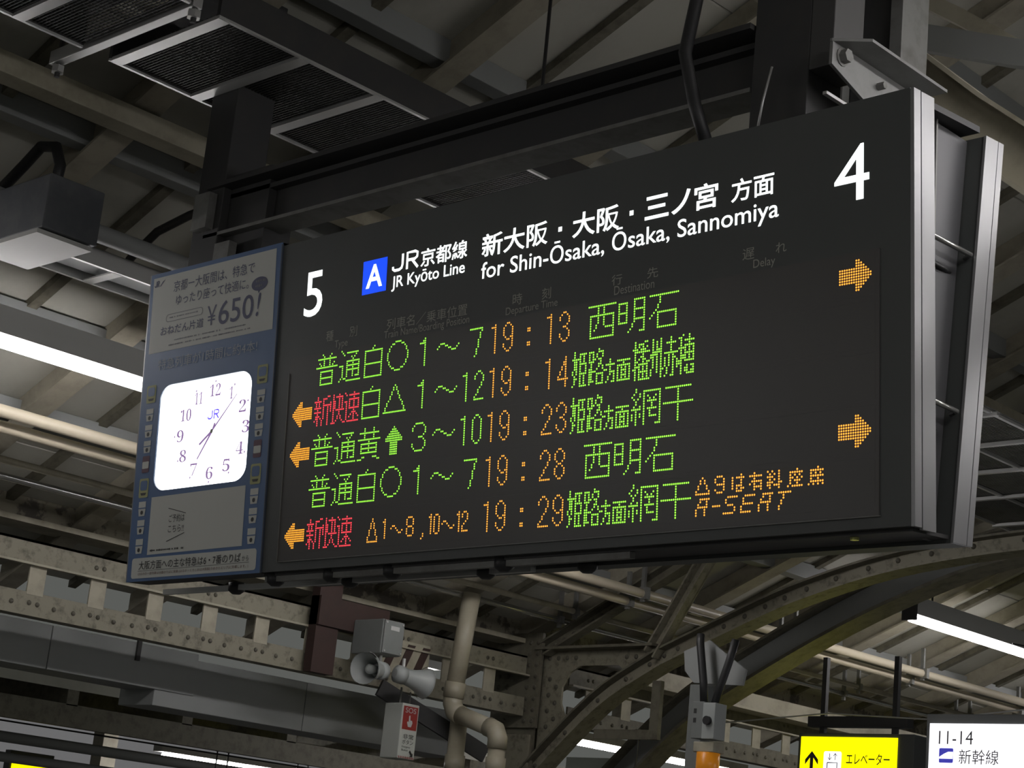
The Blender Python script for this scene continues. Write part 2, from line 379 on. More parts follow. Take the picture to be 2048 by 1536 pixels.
# ================================================================== DEPARTURE BOARD
S = .008
board = empty('departure_board', (0, 0, 3.485)); board.rotation_euler = (math.radians(4.75), 0, 0)
tag(board, 'large black hanging departure board with lit rows of train times', 'departure board')
def D(x, y, z=0): return (x * S, z * S, -y * S)      # board units: right, down, into
def dbox(mb, x0, x1, y0, y1, z0, z1): return mb.box(D(x0, y0, z0), D(x1, y1, z1))
dbox(MB(), -33, 318, -58.8, 99.2, 0, 3).build('front_panel', black, board)
dbox(dbox(MB(), -33, 316, -58.8, -57, 3, 13), -33, 316, 97, 99.2, 3, 13).build('housing', black, board)
# side trim of the front housing: two aluminium strips with a groove
dbox(MB(), 318, 319.6, -58.6, 99.4, .1, 4.5).build('side_trim', alu, board, bevel=.0008)
dbox(MB(), 318, 319.4, -58.6, 100, 5.4, 14.0).build('side_trim', alu, board, bevel=.0008)
dbox(MB(), 316, 318.2, -58.6, 99.4, 3, 13.5).build('side_core', rubber, board)
# led windows: slightly raised dark sheet with hairline seams
for k in range(5):
    y0 = -1.2 + 18.95 * k
    dbox(MB(), -19.5, 305.5, y0 + .02, y0 + 18.94 + (1.2 if k == 4 else 0), -.55, 0).build('led_window', glossk, board)
dbox(dbox(MB(), -19.9, -19.5, 6, 95, -.9, 0), -19.9, 306, 94.8, 95.2, -.7, 0).build('window_edge', steelm, board)
# rear housing, tilted the other way, and the recessed middle
ang = math.radians(-9.5)
rear = MB()
def RR(y, z): # rear housing profile follows its own tilted plane: top depth 51, bottom depth 26
    k = (y + 55) / 157.0
    return 51.4 - 25.7 * k + z
def rprism(mb, x0, x1, y0, y1, z0, z1):
    P = [(y0, RR(y0, z0)), (y1, RR(y1, z0)), (y1, RR(y1, z1)), (y0, RR(y0, z1))]
    return mb.prism([(a, b) for a, b in P], lambda u, v, s: D(x0 + (x1 - x0) * s, u, v))
rprism(MB(), -33, 317.6, -55, 102, .5, 12).build('rear_housing', black, board)
rprism(MB(), 317.8, 319, -55, 102, 0, 8.8).build('side_trim', alu, board, bevel=.0008)
rprism(MB(), 317.8, 319, -55, 102, 9.2, 12.9).build('side_trim', alu, board, bevel=.0008)
MB().prism([(-57, 13), (100, 13), (101, 26), (-54, 51)], lambda u, v, s: D(309 + 2 * s, u, v)).build('recess_panel', mat('recess_paint', (.10, .10, .105), .5, .3), board)
MB().prism([(-57, 27), (99.6, 19), (99.6, 20), (-57, 28)], lambda u, v, s: D(311 + 1.5 * s, u, v)).build('recess_seam', steelm, board)
dbox(MB(), -33, 317, 99.2, 100.6, 3, 26).build('bottom_panel', steelk, board)
dbox(MB(), -33, 317, -58.5, -56, 13, 50).build('top_panel', steelk, board)
for y, z1 in ((-8, 43.5), (52.5, 33)):
    MB().tube([D(314, y, 12), D(317.5, y + .3, 14), D(317.5, y + 1.6, z1 - 2), D(314, y + 2, z1)], 1.0 * S, 10).build('grab_bar', shiny, board, smooth=True)
    MB().tube([D(312, y + 7, 12), D(312, y + 8, z1 - 12), D(310, y + 8, z1 - 4)], .9 * S, 8).build('grab_bar', rubber, board, smooth=True)
# hinge rail and black knobs under the board
for z, a, b in ((3.5, -33, 190), (22, -138, 120)):
    dbox(MB(), a, b, 100.7, 103.3, z, z + 3.2).build('hinge_rail', alud if z > 9 else steelm, board)
for x, z in ((-28, 6), (12, 6), (52, 6), (120, 6), (-80, 24), (4, 24), (92, 24), (150, 24)):
    MB().tube([D(x, 99.6, z), D(x, 103.5, z), D(x, 105.2, z)], [4.2 * S, 4.2 * S, 2.0 * S], 14).build('hinge_knob', rubber, board, smooth=True)
MB().tube([D(290, 100.2, 8), D(290, 101.6, 8)], 1.6 * S, 12).build('inspection_lamp', mat('glint', (.8, .8, .3), .2, .5), board)

# ---------- text as flat print
DG = None
def text_mesh(s, off=0.0, res=4):
    c = bpy.data.curves.new('t', 'FONT'); c.body = s; c.size = 1; c.offset = off; c.resolution_u = res
    o = bpy.data.objects.new('t', c); COL.objects.link(o)
    dg = bpy.context.evaluated_depsgraph_get(); dg.update()
    me = bpy.data.meshes.new_from_object(o.evaluated_get(dg)); bpy.data.objects.remove(o); bpy.data.curves.remove(c)
    V = [(v.co.x, v.co.y) for v in me.vertices]; F = [tuple(p.vertices) for p in me.polygons]
    bpy.data.meshes.remove(me)
    return V, F
def islands(V, F):
    par = list(range(len(V)))
    def fd(a):
        while par[a] != a: par[a] = par[par[a]]; a = par[a]
        return a
    for f in F:
        for i in f[1:]:
            a, b = fd(f[0]), fd(i)
            if a != b: par[b] = a
    g = {}
    for f in F: g.setdefault(fd(f[0]), []).append(f)
    return list(g.values())
def glyph_groups(V, F, em):
    isl = islands(V, F); out = []
    it = sorted((min(V[i][0] for f in g for i in f), max(V[i][0] for f in g for i in f), g) for g in isl) if False else None
    rec = []
    for g in isl:
        xs = [V[i][0] for f in g for i in f]; rec.append([min(xs), max(xs), g])
    rec.sort(key=lambda r: r[0])
    if em:
        bins = {}
        for a, b, g in rec: bins.setdefault(int(((a + b) / 2) // em), []).extend(g)
        return [bins[k] for k in sorted(bins)]
    for a, b, g in rec:
        if out and a < out[-1][1] - .25 * min(b - a, out[-1][1] - out[-1][0]): out[-1][1] = max(out[-1][1], b); out[-1][2] += g
        else: out.append([a, b, list(g)])
    return [o[2] for o in out]
def put_text(s, x0, x1, yt, yb, m_, parent, name='letter', split=True, em=0, off=0.0, z=-.12, slant=0.0, P=D):
    """ink box of the text goes to x0..x1, yt..yb (top, bottom; y runs down)"""
    V, F = text_mesh(s, off)
    xs = [V[i][0] for f in F for i in f]; ys_ = [V[i][1] for f in F for i in f]
    a, b, c, d = min(xs), max(xs), min(ys_), max(ys_)
    def mp(p):
        u = (p[0] - a) / (b - a); v = (p[1] - c) / (d - c)
        return P(x0 + (x1 - x0) * u + slant * v, yb + (yt - yb) * v, z)
    grp = glyph_groups(V, F, em) if split else [F]
    res = []
    for g in grp:
        idx = {}; vs = []; fs = []
        for f in g:
            for i in f:
                if i not in idx: idx[i] = len(vs); vs.append(mp(V[i]))
            fs.append(tuple(idx[i] for i in f))
        me = bpy.data.meshes.new(name); me.from_pydata(vs, [], fs); me.materials.append(m_); me.update()
        o = link(name, me, parent); res.append(o)
        if not split: o['kind'] = 'stuff'
    return res
def flat(name, poly, m_, parent, z=-.1, th=.05, P=D):
    return MB().prism(poly, lambda u, v, s: P(u, v, z + th * s)).build(name, m_, parent)
def rrect(x0, x1, y0, y1, r, n=6, rx=None):
    rx = rx or r; out = []
    for cx, cy, a in ((x1 - rx, y0 + r, -90), (x1 - rx, y1 - r, 0), (x0 + rx, y1 - r, 90), (x0 + rx, y0 + r, 180)):
        for k in range(n + 1):
            t_ = math.radians(a + 90 * k / n); out.append((cx + rx * math.cos(t_), cy + r * math.sin(t_)))
    return out

# header, backlit
put_text('5', -12.9, 0, -42.1, -20.2, lit, board, 'platform_number', off=.004)
put_text('4', 286, 301, -42.1, -20.9, lit, board, 'platform_number', off=.0)
flat('line_symbol', [(27.9, -41), (44, -41), (44, -25.2), (27.9, -25.2)], litb, board)
put_text('A', 30.4, 41.4, -38.8, -27.8, lit, board, 'letter', off=.02, z=-.2)
# outlined J R emblem letters
def stroke(pts, wd, name, m_, parent, z=-.12, P=D):
    A = offset_poly(pts, wd / 2); B = offset_poly(pts, -wd / 2)
    mb = MB()
    for i in range(len(pts) - 1): mb.prism([A[i], A[i + 1], B[i + 1], B[i]], lambda u, v, s: P(u, v, z + .05 * s))
    return mb.build(name, m_, parent)
def jr(x0, x1, yt, yb, m_, parent, z=-.12, P=D, k=1.0):
    W_ = x1 - x0; H_ = yb - yt; q = lambda u, v: (x0 + W_ * u, yt + H_ * v)
    wd = H_ * .155 * k
    stroke([q(0.03, .70), q(.03, .84), q(.10, .93), q(.28, .93), q(.37, .84), q(.40, .66), q(.40, .07)], wd, 'letter', m_, parent, z, P)
    mbp = [q(.58, 1.0), q(.58, .08), q(.88, .08), q(.97, .16), q(.96, .40), q(.87, .50), q(.58, .50)]
    stroke(mbp, wd, 'letter', m_, parent, z, P)
    stroke([q(.76, .50), q(1.0, 1.0)], wd, 'letter', m_, parent, z, P)
jr(47.6, 64.4, -41.3, -33.0, lit, board)
put_text('京都線', 66.2, 95.6, -40.6, -32.3, lit, board, 'character', em=1, off=.012)
put_text('JR Kyōto Line', 47.8, 94.5, -31.2, -23.9, lit, board, 'letter', off=.008)
put_text('新大阪', 104.5, 143.1, -40.7, -30.3, lit, board, 'character', em=1, off=.014)
put_text('大阪', 157, 182.3, -40.6, -30.0, lit, board, 'character', em=1, off=.016)
put_text('三', 195.8, 208, -40.4, -30.9, lit, board, 'character', off=.02)
put_text('ノ', 209.4, 218.9, -40.2, -30.7, lit, board, 'character', off=.02)
put_text('宮', 220.8, 232.4, -40.6, -30.2, lit, board, 'character', em=9, off=.016)
put_text('方面', 238.8, 258.9, -39.3, -30.2, lit, board, 'character', em=1, off=.012)
for x in (150.1, 188.8): flat('dot', [(x - 1, -36.4), (x + 1, -36.4), (x + 1, -34.4), (x - 1, -34.4)], lit, board)
put_text('for Shin-Ōsaka, Ōsaka, Sannomiya', 104.8, 261.2, -30.4, -18.6, lit, board, 'letter', off=.004)

# unlit captions of the columns
def cap(s, x0, x1, yt, yb, em=0): put_text(s, x0, x1, yt, yb, capt, board, 'caption_character', em=em, z=-.12 if yb < -1.3 else -.7)
cap('種', 4.6, 9.7, -11.4, -6.5, 9); cap('別', 21.0, 26.1, -11.4, -6.5, 9)
cap('Type', 11.0, 20.0, -6.1, -1.6)
cap('列車名／乗車位置', 46.1, 97.3, -11.4, -6.2, 1); cap('Train Name/Boarding Position', 44.7, 98.8, -6.0, -1.5)
cap('時', 124.4, 129.9, -11.3, -6.4, 9); cap('刻', 141.2, 146.3, -11.3, -6.4, 9); cap('Departure Time', 120.6, 150.2, -5.9, -1.6)
cap('行', 179.4, 184.9, -10.9, -6.5, 9); cap('先', 197.9, 203.5, -10.9, -6.6, 9); cap('Destination', 180.9, 201.7, -6.1, -2.4)
cap('遅', 244.7, 250.2, -10.9, -6.4, 9); cap('れ', 260.1, 265.0, -10.7, -6.7, 9); cap('Delay', 249.8, 259.9, -5.9, -1.6)

# ---------- led characters: every lit diode a small dome; one part per character
G = {}
def g(name, s):
    L = []
    for r, row in enumerate(s.split('/')):
        if not row.strip(): continue
        for tkn in row.split(','):
            if '-' in tkn: a, b = tkn.split('-'); L += [(c, r) for c in range(int(a), int(b) + 1)]
            else: L.append((int(tkn), r))
    G[name] = L
g('fu', '4,10/5,9/1-13/5,9/2,5,9,12/3,5,9,11/0-14//3-11/3,11/3,11/3-11/3,11/3,11/3-11')
g('tsu', '1/2,5-12/3,11/8,10/9/5-13/5,9,13/0-2,5-13/2,5,9,13/2,5-13/2,5,9,13/2,5,9,13/2,5,9,11-13/1,3,4/0,5-14')
g('shiro', '8/7/2-13/2,13/2,13/2,13/2,13/2,13/2-13/2,13/2,13/2,13/2,13/2,13/2-13')
g('maru', '5-8/3,4,9,10/2,11/1,12/1,12/0,13/0,13/0,13/0,13/1,12/1,12/2,11/3,4,9,10/5-8')
g('sankaku', '7/6,8/6,8/5,9/5,9/4,10/4,10/3,11/2,12/2,12/1,13/1,13/0-14')
g('ki', '4,10/4,10/1-13/4,10/4,10/0-14/7/2-12/2,7,12/2-12/2,7,12/2-12//3,4,10-12/0-2,13,14')
g('up', '5/4-6/3-7/2-8/1-9/0-10/0-10/3-7/3-7/3-7/3-7/3-7/3-7')
g('left', '5,6/4-6/3-6/2-13/1-13/0-13/0-13/1-13/2-13/3-6/4-6/5,6')
g('right', '7,8/7-9/7-10/0-11/0-12/0-13/0-13/0-12/0-11/7-10/7-9/7,8')
g('f1', '3/2,3/0-3/3/3/3/3/3/3/3/3/3/3')
g('f7', '0-7/7/6/6/6/5/5/5/5/4/4/4/3')
g('f3', '2-6/1,7/0,8/0,8/8/7/4-6/7/8/0,8/0,8/1,7/2-6')
g('wave', '2-4,13/1,5,6,12/0,7,8,11/9,10,11'.replace('2-4,13/1,5,6,12/0,7,8,11/9,10,11', '2-4/1,5,6,13/0,7,8,12/9-11'))
g('1', '2/0-2/2/2/2/2/2/2/2/2/2/2/2')
g('0', '2,3/1,4/0,5/0,5/0,5/0,5/0,5/0,5/0,5/0,5/0,5/1,4/2,3')
g('2', '2,3/1,4/0,5/0,5/5/4/4/3/2/2/1/0/0-5')
g('3', '2,3/1,4/0,5/0,5/5/4/2,3/4/5/0,5/0,5/1,4/2,3')
g('4', '4/4/3,4/3,4/2,4/2,4/1,4/1,4/0,4/0-5/4/4/4')
g('8', '2,3/1,4/0,5/0,5/0,5/1,4/2,3/1,4/0,5/0,5/0,5/1,4/2,3')
g('9', '2,3/1,4/0,5/0,5/0,5/0,5/1,4,5/2,3,5/5/0,5/0,5/1,4/2,3')
g('colon', '0,1/0,1/////0,1/0,1')
g('nishi', '/0-14/5,8/5,8/5,8/1-13/1,5,8,13/1,5,8,13/1,5,8,13/1,4,8,13/1,4,9-13/1,3,13/1,13/1,13/1-13')
g('aka', '/8-13/0-4,8,13/0,4,8,13/0,4,8,13/0,4,8-13/0-4,8,13/0,4,8,13/0,4,8,13/0,4,8-13/0-4,8,13/7,13/7,13/6,13/5,11-13')
g('shi', '/0-14/5/5/5/4/4/3/2,4-13/1,4,13/0,4,13/4,13/4,13/4,13/4-13')
BLK = ['1,14', '1,4-7,9-11,14-16', '1,4,6,9,11,13,16', '0-4,6,9,11,13,16', '1,2,4,6,9,11,12,14,15', '1,2,4-7,9-11,15,20', '1,2,4,7,10,14,15,20,24-30',
       '1,2,4,7,10,14,16,18-22,27', '0,2,4,7,9,10,13,16,20,24-30', '0,2,4-7,9-12,17,18,20,24,26,28,30', '1,4,6,9,10,13-16,20-22,24,26-28,30',
       '1,2,4,6,9,10,13,16,20,22,24,26,28,30', '1,4,6,9,10,13,16,19,22,24,26-28,30', '1,4,6,9-11,13,16,19,22,24,26,28,30', '0,4-7,9,13-16,18,21,22,24-30']
BL2 = ['33,38,39,42,46,51,57,60', '33,35-37,42,44,46,51,55,56,60', '33,35,37,39,42,44,46,49-53,56,58-62', '32-34,36-38,42,44,46,51,56,60',
       '33-40,42,44-46,51,56,58-62', '33,37,42-46,51,55-58,60,62', '33,36,37,41-44,46,48-54,56,58,60,62', '33,35,37,38,41,42,44,46,50,52,56,58-62',
       '33,34,37,39,40,42,44,46,48,50,52,53,56-58,60,62', '33,35-39,42,44,46,48,50,52,54,56-58,60,62', '33-35,37,39,42,44,46,48,50,52,54-56,58-62',
       '32,33,35,37,39,42,44,46,48,50,52,54-56', '33,35-39,41,44,46,47,49,52,54,56,59,61,62', '33,35,37,39,41,44,46,49,52,56,58,59,62',
       '33,35,37,39,41,46,49,52,56,58,59,61,62', '33,35-40,46,48,51,52,56,59-62']
AMI = ['34', '34,38-46', '33,36,38,46', '32,36,38,40,44,46', '33,35,38,41,43,46', '34,38,40-44,46', '34,38,42,46', '33,36,38,42,46', '32-36,38,40-44,46',
       '34,38,41,46', '32,34,36,38,41,46', '32,34,36,38,41-44,46', '32,34,38,46', '34,38,46', '34,38,44-46']
HOSHI = ['', '49-61', '55', '55', '55', '55', '55', '48-62'] + ['55'] * 7
for k, v in (('blk', BLK), ('bl2', BL2), ('ami', AMI), ('hoshi', HOSHI)): g(k, '/'.join(v))
RED = ['2,9,10,13,17,21,27', '2,6-8,13,15-19,22,24-30', '0-4,6,13,17,19,27', '1,3,6,11,13,14,17,19,24-30', '1,3,6-11,13,14,17,19,21,22,24,27,30', '0-4,6,9,11,13,14,17,19,22,24,27,30',
       '2,6,9,11,13,14,17,19,22,24,27,30', '0-4,6,9,11,13,15-20,22,24-30', '2,6,9,13,17,22,27', '1-3,6,9,13,17,22,26-28', '1,2,4,6,9,13,16,18,22,25,27,29', '0,2,5,9,13,16,18,22,24,27,30',
       '2,5,9,13,15,19,22,27', '2,5,9,12-14,20,21,23-30']
g('red', '/'.join(RED))
g('str', '3/3/2,4/2,4/2,4/1,5/1,5/1,5/0,6/0,6/0-6')
g('s1', '1/0,1/1/1/1/1/1/1/1'); g('s0', '1,2/0,3/0,3/0,3/0,3/0,3/0,3/0,3/1,2'); g('s2', '1,2/0,3/0,3/3/2/1/0/0/0-3')
g('s8', '1-3/0,4/0,4/0,4/1-3/0,4/0,4/0,4/1-3'); g('scomma', '1/1/0'); g('swave', '1,2/0,3,7/4,7/5,6'.replace('0,3,7/4,7', '0,3/4,7'))
NOTE = ['3,21,27,33,35,38,46,55', '2,4,10-12,17,19-22,25-30,34,36,38,43-48,52-57', '2,4,9,13,17,21,27,33-35,38,43,45,47,52,54,56', '1,5,9,13,17,21,26-30,34,36,38,43,44,46,48,52-57',
        '1,5,10-13,17,19-21,25,27,30,33-35,38,39,43,45-47,52,55', '0,6,13,17,19,21,22,27-30,33,34,36-38,43,46,52-57', '0-6,9,13,19-21,27,30,34,38,42,44-48,51,53,55,57', '10-12', ]
NOTE[0] = '3,10-12,21,27,33,35,38,46,55'; NOTE[1] = '2,4,9,13,17,19-22,25-30,34,36,38,43-48,52-57'; NOTE[2] = '2,4,9,13,17,21,27,33-35,38,43,45,47,52,54,56'
NOTE[3] = '1,5,10-13,17,21,26-30,34,36,38,43,44,46,48,52-57'; NOTE[4] = '1,5,13,17,19-21,25,27,30,33-35,38,39,43,45-47,52,55'
NOTE[5] = '0,6,9,13,17,19,21,22,27-30,33,34,36-38,43,46,52-57'; NOTE[6] = '0-6,10-12,19-21,27,30,34,38,42,44-48,51,53,55,57'; NOTE[7] = ''
g('note', '/'.join(NOTE))
g('seat', '2-6,15-19,23-27,31-35,38-43/2,5,14,22,31,34,40/1,5,14,22,30,34,40/1-5,8-11,15-17,22-26,30-34,39/0,4,18,21,29,33,39/0,4,18,21,29,33,38/0,4,13-17,21-25,29,33,38')
dome_n = 7
def led(parent, x, y, dots, m_, r=.455):
    mb = MB()
    for c, rr in dots:
        cx, cy = x + c, y + rr; n0 = len(mb.v)
        for k in range(dome_n):
            t_ = 2 * PI * k / dome_n; mb.v.append(D(cx + r * math.cos(t_), cy + r * math.sin(t_), -.56))
        mb.v.append(D(cx, cy, -.85))
        for k in range(dome_n): mb.f.append((n0 + k, n0 + (k + 1) % dome_n, n0 + dome_n))
    o = mb.build('led_character', m_, parent); return o
def clip(name, a, b): return [(c, r) for c, r in G[name] if a <= c <= b]
rowobj = []
for k in range(5):
    o = dbox(MB(), -16, 304, 18.95 * k - .5, 18.95 * k + 15.8, -.60, -.54).build('led_strip', glossk, board); rowobj.append(o)
T = 111.5
def time_(k, d):
    y = 18.95 * k + 1; R_ = rowobj[k]
    led(R_, T + 2, y, G['1'], ledo); led(R_, T + 9, y, G['9'], ledo); led(R_, T + 23, y + 4, G['colon'], ledo)
    led(R_, T + (34 if d[0] == '1' else 33), y, G[d[0]], ledo); led(R_, T + 41, y, G[d[1]], ledo)
def far_dest(k):
    y = 18.95 * k
    for a, b in ((0, 8), (9, 17), (18, 22), (24, 30)):
        led(rowobj[k], 160.4, y, [q for q in clip('blk', a, b) if not (a == 18 and q == (18, 9))] + ([(18, 9)] if a == 9 else []), ledg)
def nishiakashi(k):
    for i, n in enumerate(('nishi', 'aka', 'shi')): led(rowobj[k], 168.3 + 16 * i, 18.95 * k, G[n], ledg)
def shin(k):
    for a, b in ((0, 10), (11, 20), (21, 31)): led(rowobj[k], .4, 18.95 * k + 1.1, clip('red', a, b), ledr, .47)
for k in (1, 2, 4): led(rowobj[k], -15.1, 18.95 * k + 2.2, G['left'], mat('led_amber', (.3, .15, .02), .5, emit=(1, .36, .03), es=1.35), .49)
for k in (0, 3):
    y = 18.95 * k; R_ = rowobj[k]
    led(R_, 0, y, G['fu'], ledg); led(R_, 16.1, y, G['tsu'], ledg); led(R_, 31.4, y, G['shiro'], ledg); led(R_, 48.5, y, G['maru'], ledg)
    led(R_, 69.5, y + 1, G['f1'], ledg); led(R_, 80.5, y + 5, G['wave'], ledg); led(R_, 100.5, y + 1, G['f7'], ledg)
    nishiakashi(k)
y = 18.95; R_ = rowobj[1]; shin(1); led(R_, 31.4, y, G['shiro'], ledg); led(R_, 47.6, y + 1, G['sankaku'], ledg); led(R_, 69.4, y + 1, G['f1'], ledg); led(R_, 80.4, y + 5, G['wave'], ledg)
led(R_, 97.4, y + 1, G['1'], ledg); led(R_, 104.5, y + 1, G['2'], ledg); far_dest(1)
for a, b in ((32, 40), (41, 47), (48, 54), (55, 62)):
    led(R_, 160.4, y, [q for q in clip('bl2', a, b) if q != (47, 12)] + ([(47, 12)] if a == 48 else []), ledg)
y = 37.9; R_ = rowobj[2]; led(R_, 0, y, G['fu'], ledg); led(R_, 16.1, y, G['tsu'], ledg); led(R_, 32.1, y, G['ki'], ledg); led(R_, 50.4, y + 1, G['up'], ledg, .44)
led(R_, 67.4, y + 1, G['f3'], ledg); led(R_, 80.3, y + 5, G['wave'], ledg); led(R_, 97.4, y + 1, G['1'], ledg); led(R_, 104.3, y + 1, G['0'], ledg); far_dest(2)
led(R_, 160.4, y, G['ami'], ledg); led(R_, 160.4, y, G['hoshi'], ledg)
R_ = rowobj[4]; shin(4)
for n, x, yy in (('str', 41.7, 79.2), ('s1', 51.8, 80), ('swave', 56.8, 83.1), ('s8', 66.8, 79.9), ('scomma', 76, 87.6), ('s1', 80.8, 79.7), ('s0', 83.8, 79.9), ('swave', 88.7, 83.1), ('s1', 97.8, 79.7), ('s2', 100.8, 79.8)):
    led(R_, x, yy, G[n], ledo)
far_dest(4); led(R_, 160.4, 75.8, G['ami'], ledg); led(R_, 160.4, 75.8, G['hoshi'], ledg)
for a, b in ((0, 7), (9, 14), (17, 23), (25, 31), (33, 40), (42, 49), (50, 58)): led(R_, 225.2, 75.7, clip('note', a, b), ledo)
for a, b in ((0, 7), (8, 12), (13, 20), (21, 28), (29, 36), (37, 44)): led(R_, 225.3, 83.7, clip('seat', a, b), ledo)
for k, d in enumerate(('13', '14', '23', '28', '29')): time_(k, d)
led(rowobj[0], 289, 2.0, G['right'], ledo, .44); led(rowobj[3], 289, 58.8, G['right'], ledo, .44)

# ================================================================== CLOCK CABINET WITH POSTER (left of the board)
cab = empty('clock_cabinet', (0, 0, 3.485)); cab.rotation_euler = (math.radians(4.75), 0, 0)
tag(cab, 'blue framed cabinet with a railway poster around the lit clock, left end of the board', 'cabinet')
x0, x1, y0, y1 = -138, -31.8, -60.5, 99.4
ox0, ox1, oy0, oy1 = -122, -47.9, .2, 54.4
# front sheet with opening
bm = bmesh.new(); es = []
for loop in ([(x0, y0), (x1, y0), (x1, y1), (x0, y1)], rrect(ox0, ox1, oy0, oy1, 7.5, 8, 9)):
    vs = [bm.verts.new(D(a, b, -.6)) for a, b in loop]; es += [bm.edges.new((vs[i], vs[(i + 1) % len(vs)])) for i in range(len(vs))]
bmesh.ops.triangle_fill(bm, use_beauty=True, edges=es)
r = bmesh.ops.extrude_face_region(bm, geom=bm.faces[:]); bmesh.ops.translate(bm, vec=(0, .6 * S, 0), verts=[q for q in r['geom'] if isinstance(q, bmesh.types.BMVert)])
bmesh.ops.recalc_face_normals(bm, faces=bm.faces[:])
me = bpy.data.meshes.new('poster_sheet'); bm.to_mesh(me); bm.free(); me.materials.append(blue); link('poster_sheet', me, cab)
mb = MB(); dbox(mb, x0, x1, y0, y0 + 1.5, 0, 13); dbox(mb, x0, x1, y1 - 1.5, y1, 0, 13); dbox(mb, x0, x0 + 1.5, y0, y1, 0, 13); dbox(mb, x1 - 1.5, x1, y0, y1, 0, 13); dbox(mb, x0, x1, y0, y1, 11.5, 13)
mb.build('case', steelk, cab)
dbox(MB(), x0 - .9, x0, y0, y1, -.5, 12).build('edge_trim', alu, cab)
dbox(MB(), x1 - .1, x1 + .5, y0 + 1, y1, -.9, 0).build('edge_trim', mat('dark_trim', (.08, .1, .14), .4), cab)
zz = -.72
flat('paper', [(-135.4, -58.2), (-35.7, -58.2), (-34.9, -17.9), (-135, -17.9)], paper, cab, zz)
zt = -.84
put_text('京都ー大阪間は、特急で', -117.5, -51.6, -54.3, -48.4, ink, cab, 'character', em=1, z=zt)
put_text('ゆったり座って快適に。', -114.6, -55.5, -46.6, -41.0, ink, cab, 'character', em=1, z=zt)
put_text('おねだん片道', -125.8, -90.0, -31.2, -26.3, ink, cab, 'character', em=1, z=zt, off=.008)
put_text('￥', -87.4, -79.9, -36.6, -26.4, ink, cab, 'character', z=zt)
put_text('650', -78, -50.6, -37.8, -25.6, ink, cab, 'character', z=zt, off=.004)
put_text('!', -48.6, -46.6, -37.6, -25.9, ink, cab, 'character', em=9, z=zt, slant=1.6, off=.01)
jr(-134, -130.5, -56.6, -53.2, ink, cab, zt, k=1.2)
flat('swoosh', [(-129.6, -53.4), (-127.5, -55.6), (-125.4, -56.4), (-127.4, -54.8), (-129, -53.2)], ink, cab, zt)
el = [(-47 + 6.2 * math.cos(t_ * PI / 16), -42.2 + 3.5 * math.sin(t_ * PI / 16)) for t_ in range(32)]
flat('speech_bubble', el, ink, cab, zt); flat('bubble_tail', [(-48, -39), (-46, -39), (-47.4, -37.4)], ink, cab, zt)
def microtext(xa, xb, yc, h, m_, n, z_=zt):
    rr = random.Random(int(xa * 10 + yc * 7)); mb_ = MB(); x = xa; stp = (xb - xa) / n
    while x < xb:
        if rr.random() < .85:
            ww = stp * rr.uniform(.5, .85); hh = h * rr.uniform(.5, 1)
            mb_.prism([(x, yc - hh / 2), (x + ww, yc - hh / 2), (x + ww, yc + hh / 2), (x, yc + hh / 2)], lambda u, v, s: D(u, v, z_ + .04 * s))
        x += stp
    o = mb_.build('fine_print', m_, cab); o['kind'] = 'stuff'; return o
finem = mat('ink_faint', (.22, .225, .25), .6)
microtext(-51, -43.4, -43.6, 1.4, finem, 6, -.93); microtext(-50, -44.5, -41.2, 1.3, finem, 4, -.93)
microtext(-113.6, -55.4, -22.9, .8, finem, 52); microtext(-118, -53, -20.6, .8, finem, 60); microtext(-119, -94.5, -35.2, .7, finem, 24)
ov = rrect(-122, -91.5, -37, -33.2, 1.8, 4); stroke(ov + [ov[0]], .25, 'oval_frame', finem, cab, zt)
put_text('特急列車が1時間に約4本!', -125.5, -45.5, -14.0, -8.2, finem if False else mat('ink_pale', (.42, .46, .52), .6), cab, 'character', em=0, split=True, z=zt)
flat('lower_paper', [(-122.1, 57.4), (-46.9, 57.0), (-46.7, 86), (-122.3, 86.4)], paper, cab, zz)
put_text('ご予約は', -106, -93.4, 67.2, 71.1, inkk, cab, 'character', em=1, z=zt); put_text('こちら!!', -106.1, -93.3, 72.6, 76.1, inkk, cab, 'character', em=0, z=zt)
stroke([(-107, 63.9), (-92.5, 67.2)], .35, 'rule', inkk, cab, zt); stroke([(-106.8, 80.5), (-92.6, 76.9)], .35, 'rule', inkk, cab, zt)
microtext(-119.9, -92.2, 84.4, 1.0, inkk, 26)
flat('foot_paper', rrect(-134.4, -35.2, 87.7, 97.9, 1.6, 4), paper, cab, zz)
put_text('大阪方面への主な特急は6・7番のりば', -128.3, -46.8, 89.3, 93.7, inkk, cab, 'character', em=0, z=zt, off=.006)
put_text('から', -45.8, -40.8, 90.8, 93.2, inkk, cab, 'character', em=1, z=zt)
put_text('はるかの一部列車は30番のりばに発車 (はるか・くろしおは大阪駅(うめきたエリア)に到着します。)', -128.5, -40.6, 95.0, 96.7, inkr, cab, 'fine_print', split=False, z=zt)
stroke([(-129, 94.3), (-40.5, 94.0)], .15, 'rule', inkk, cab, zt)
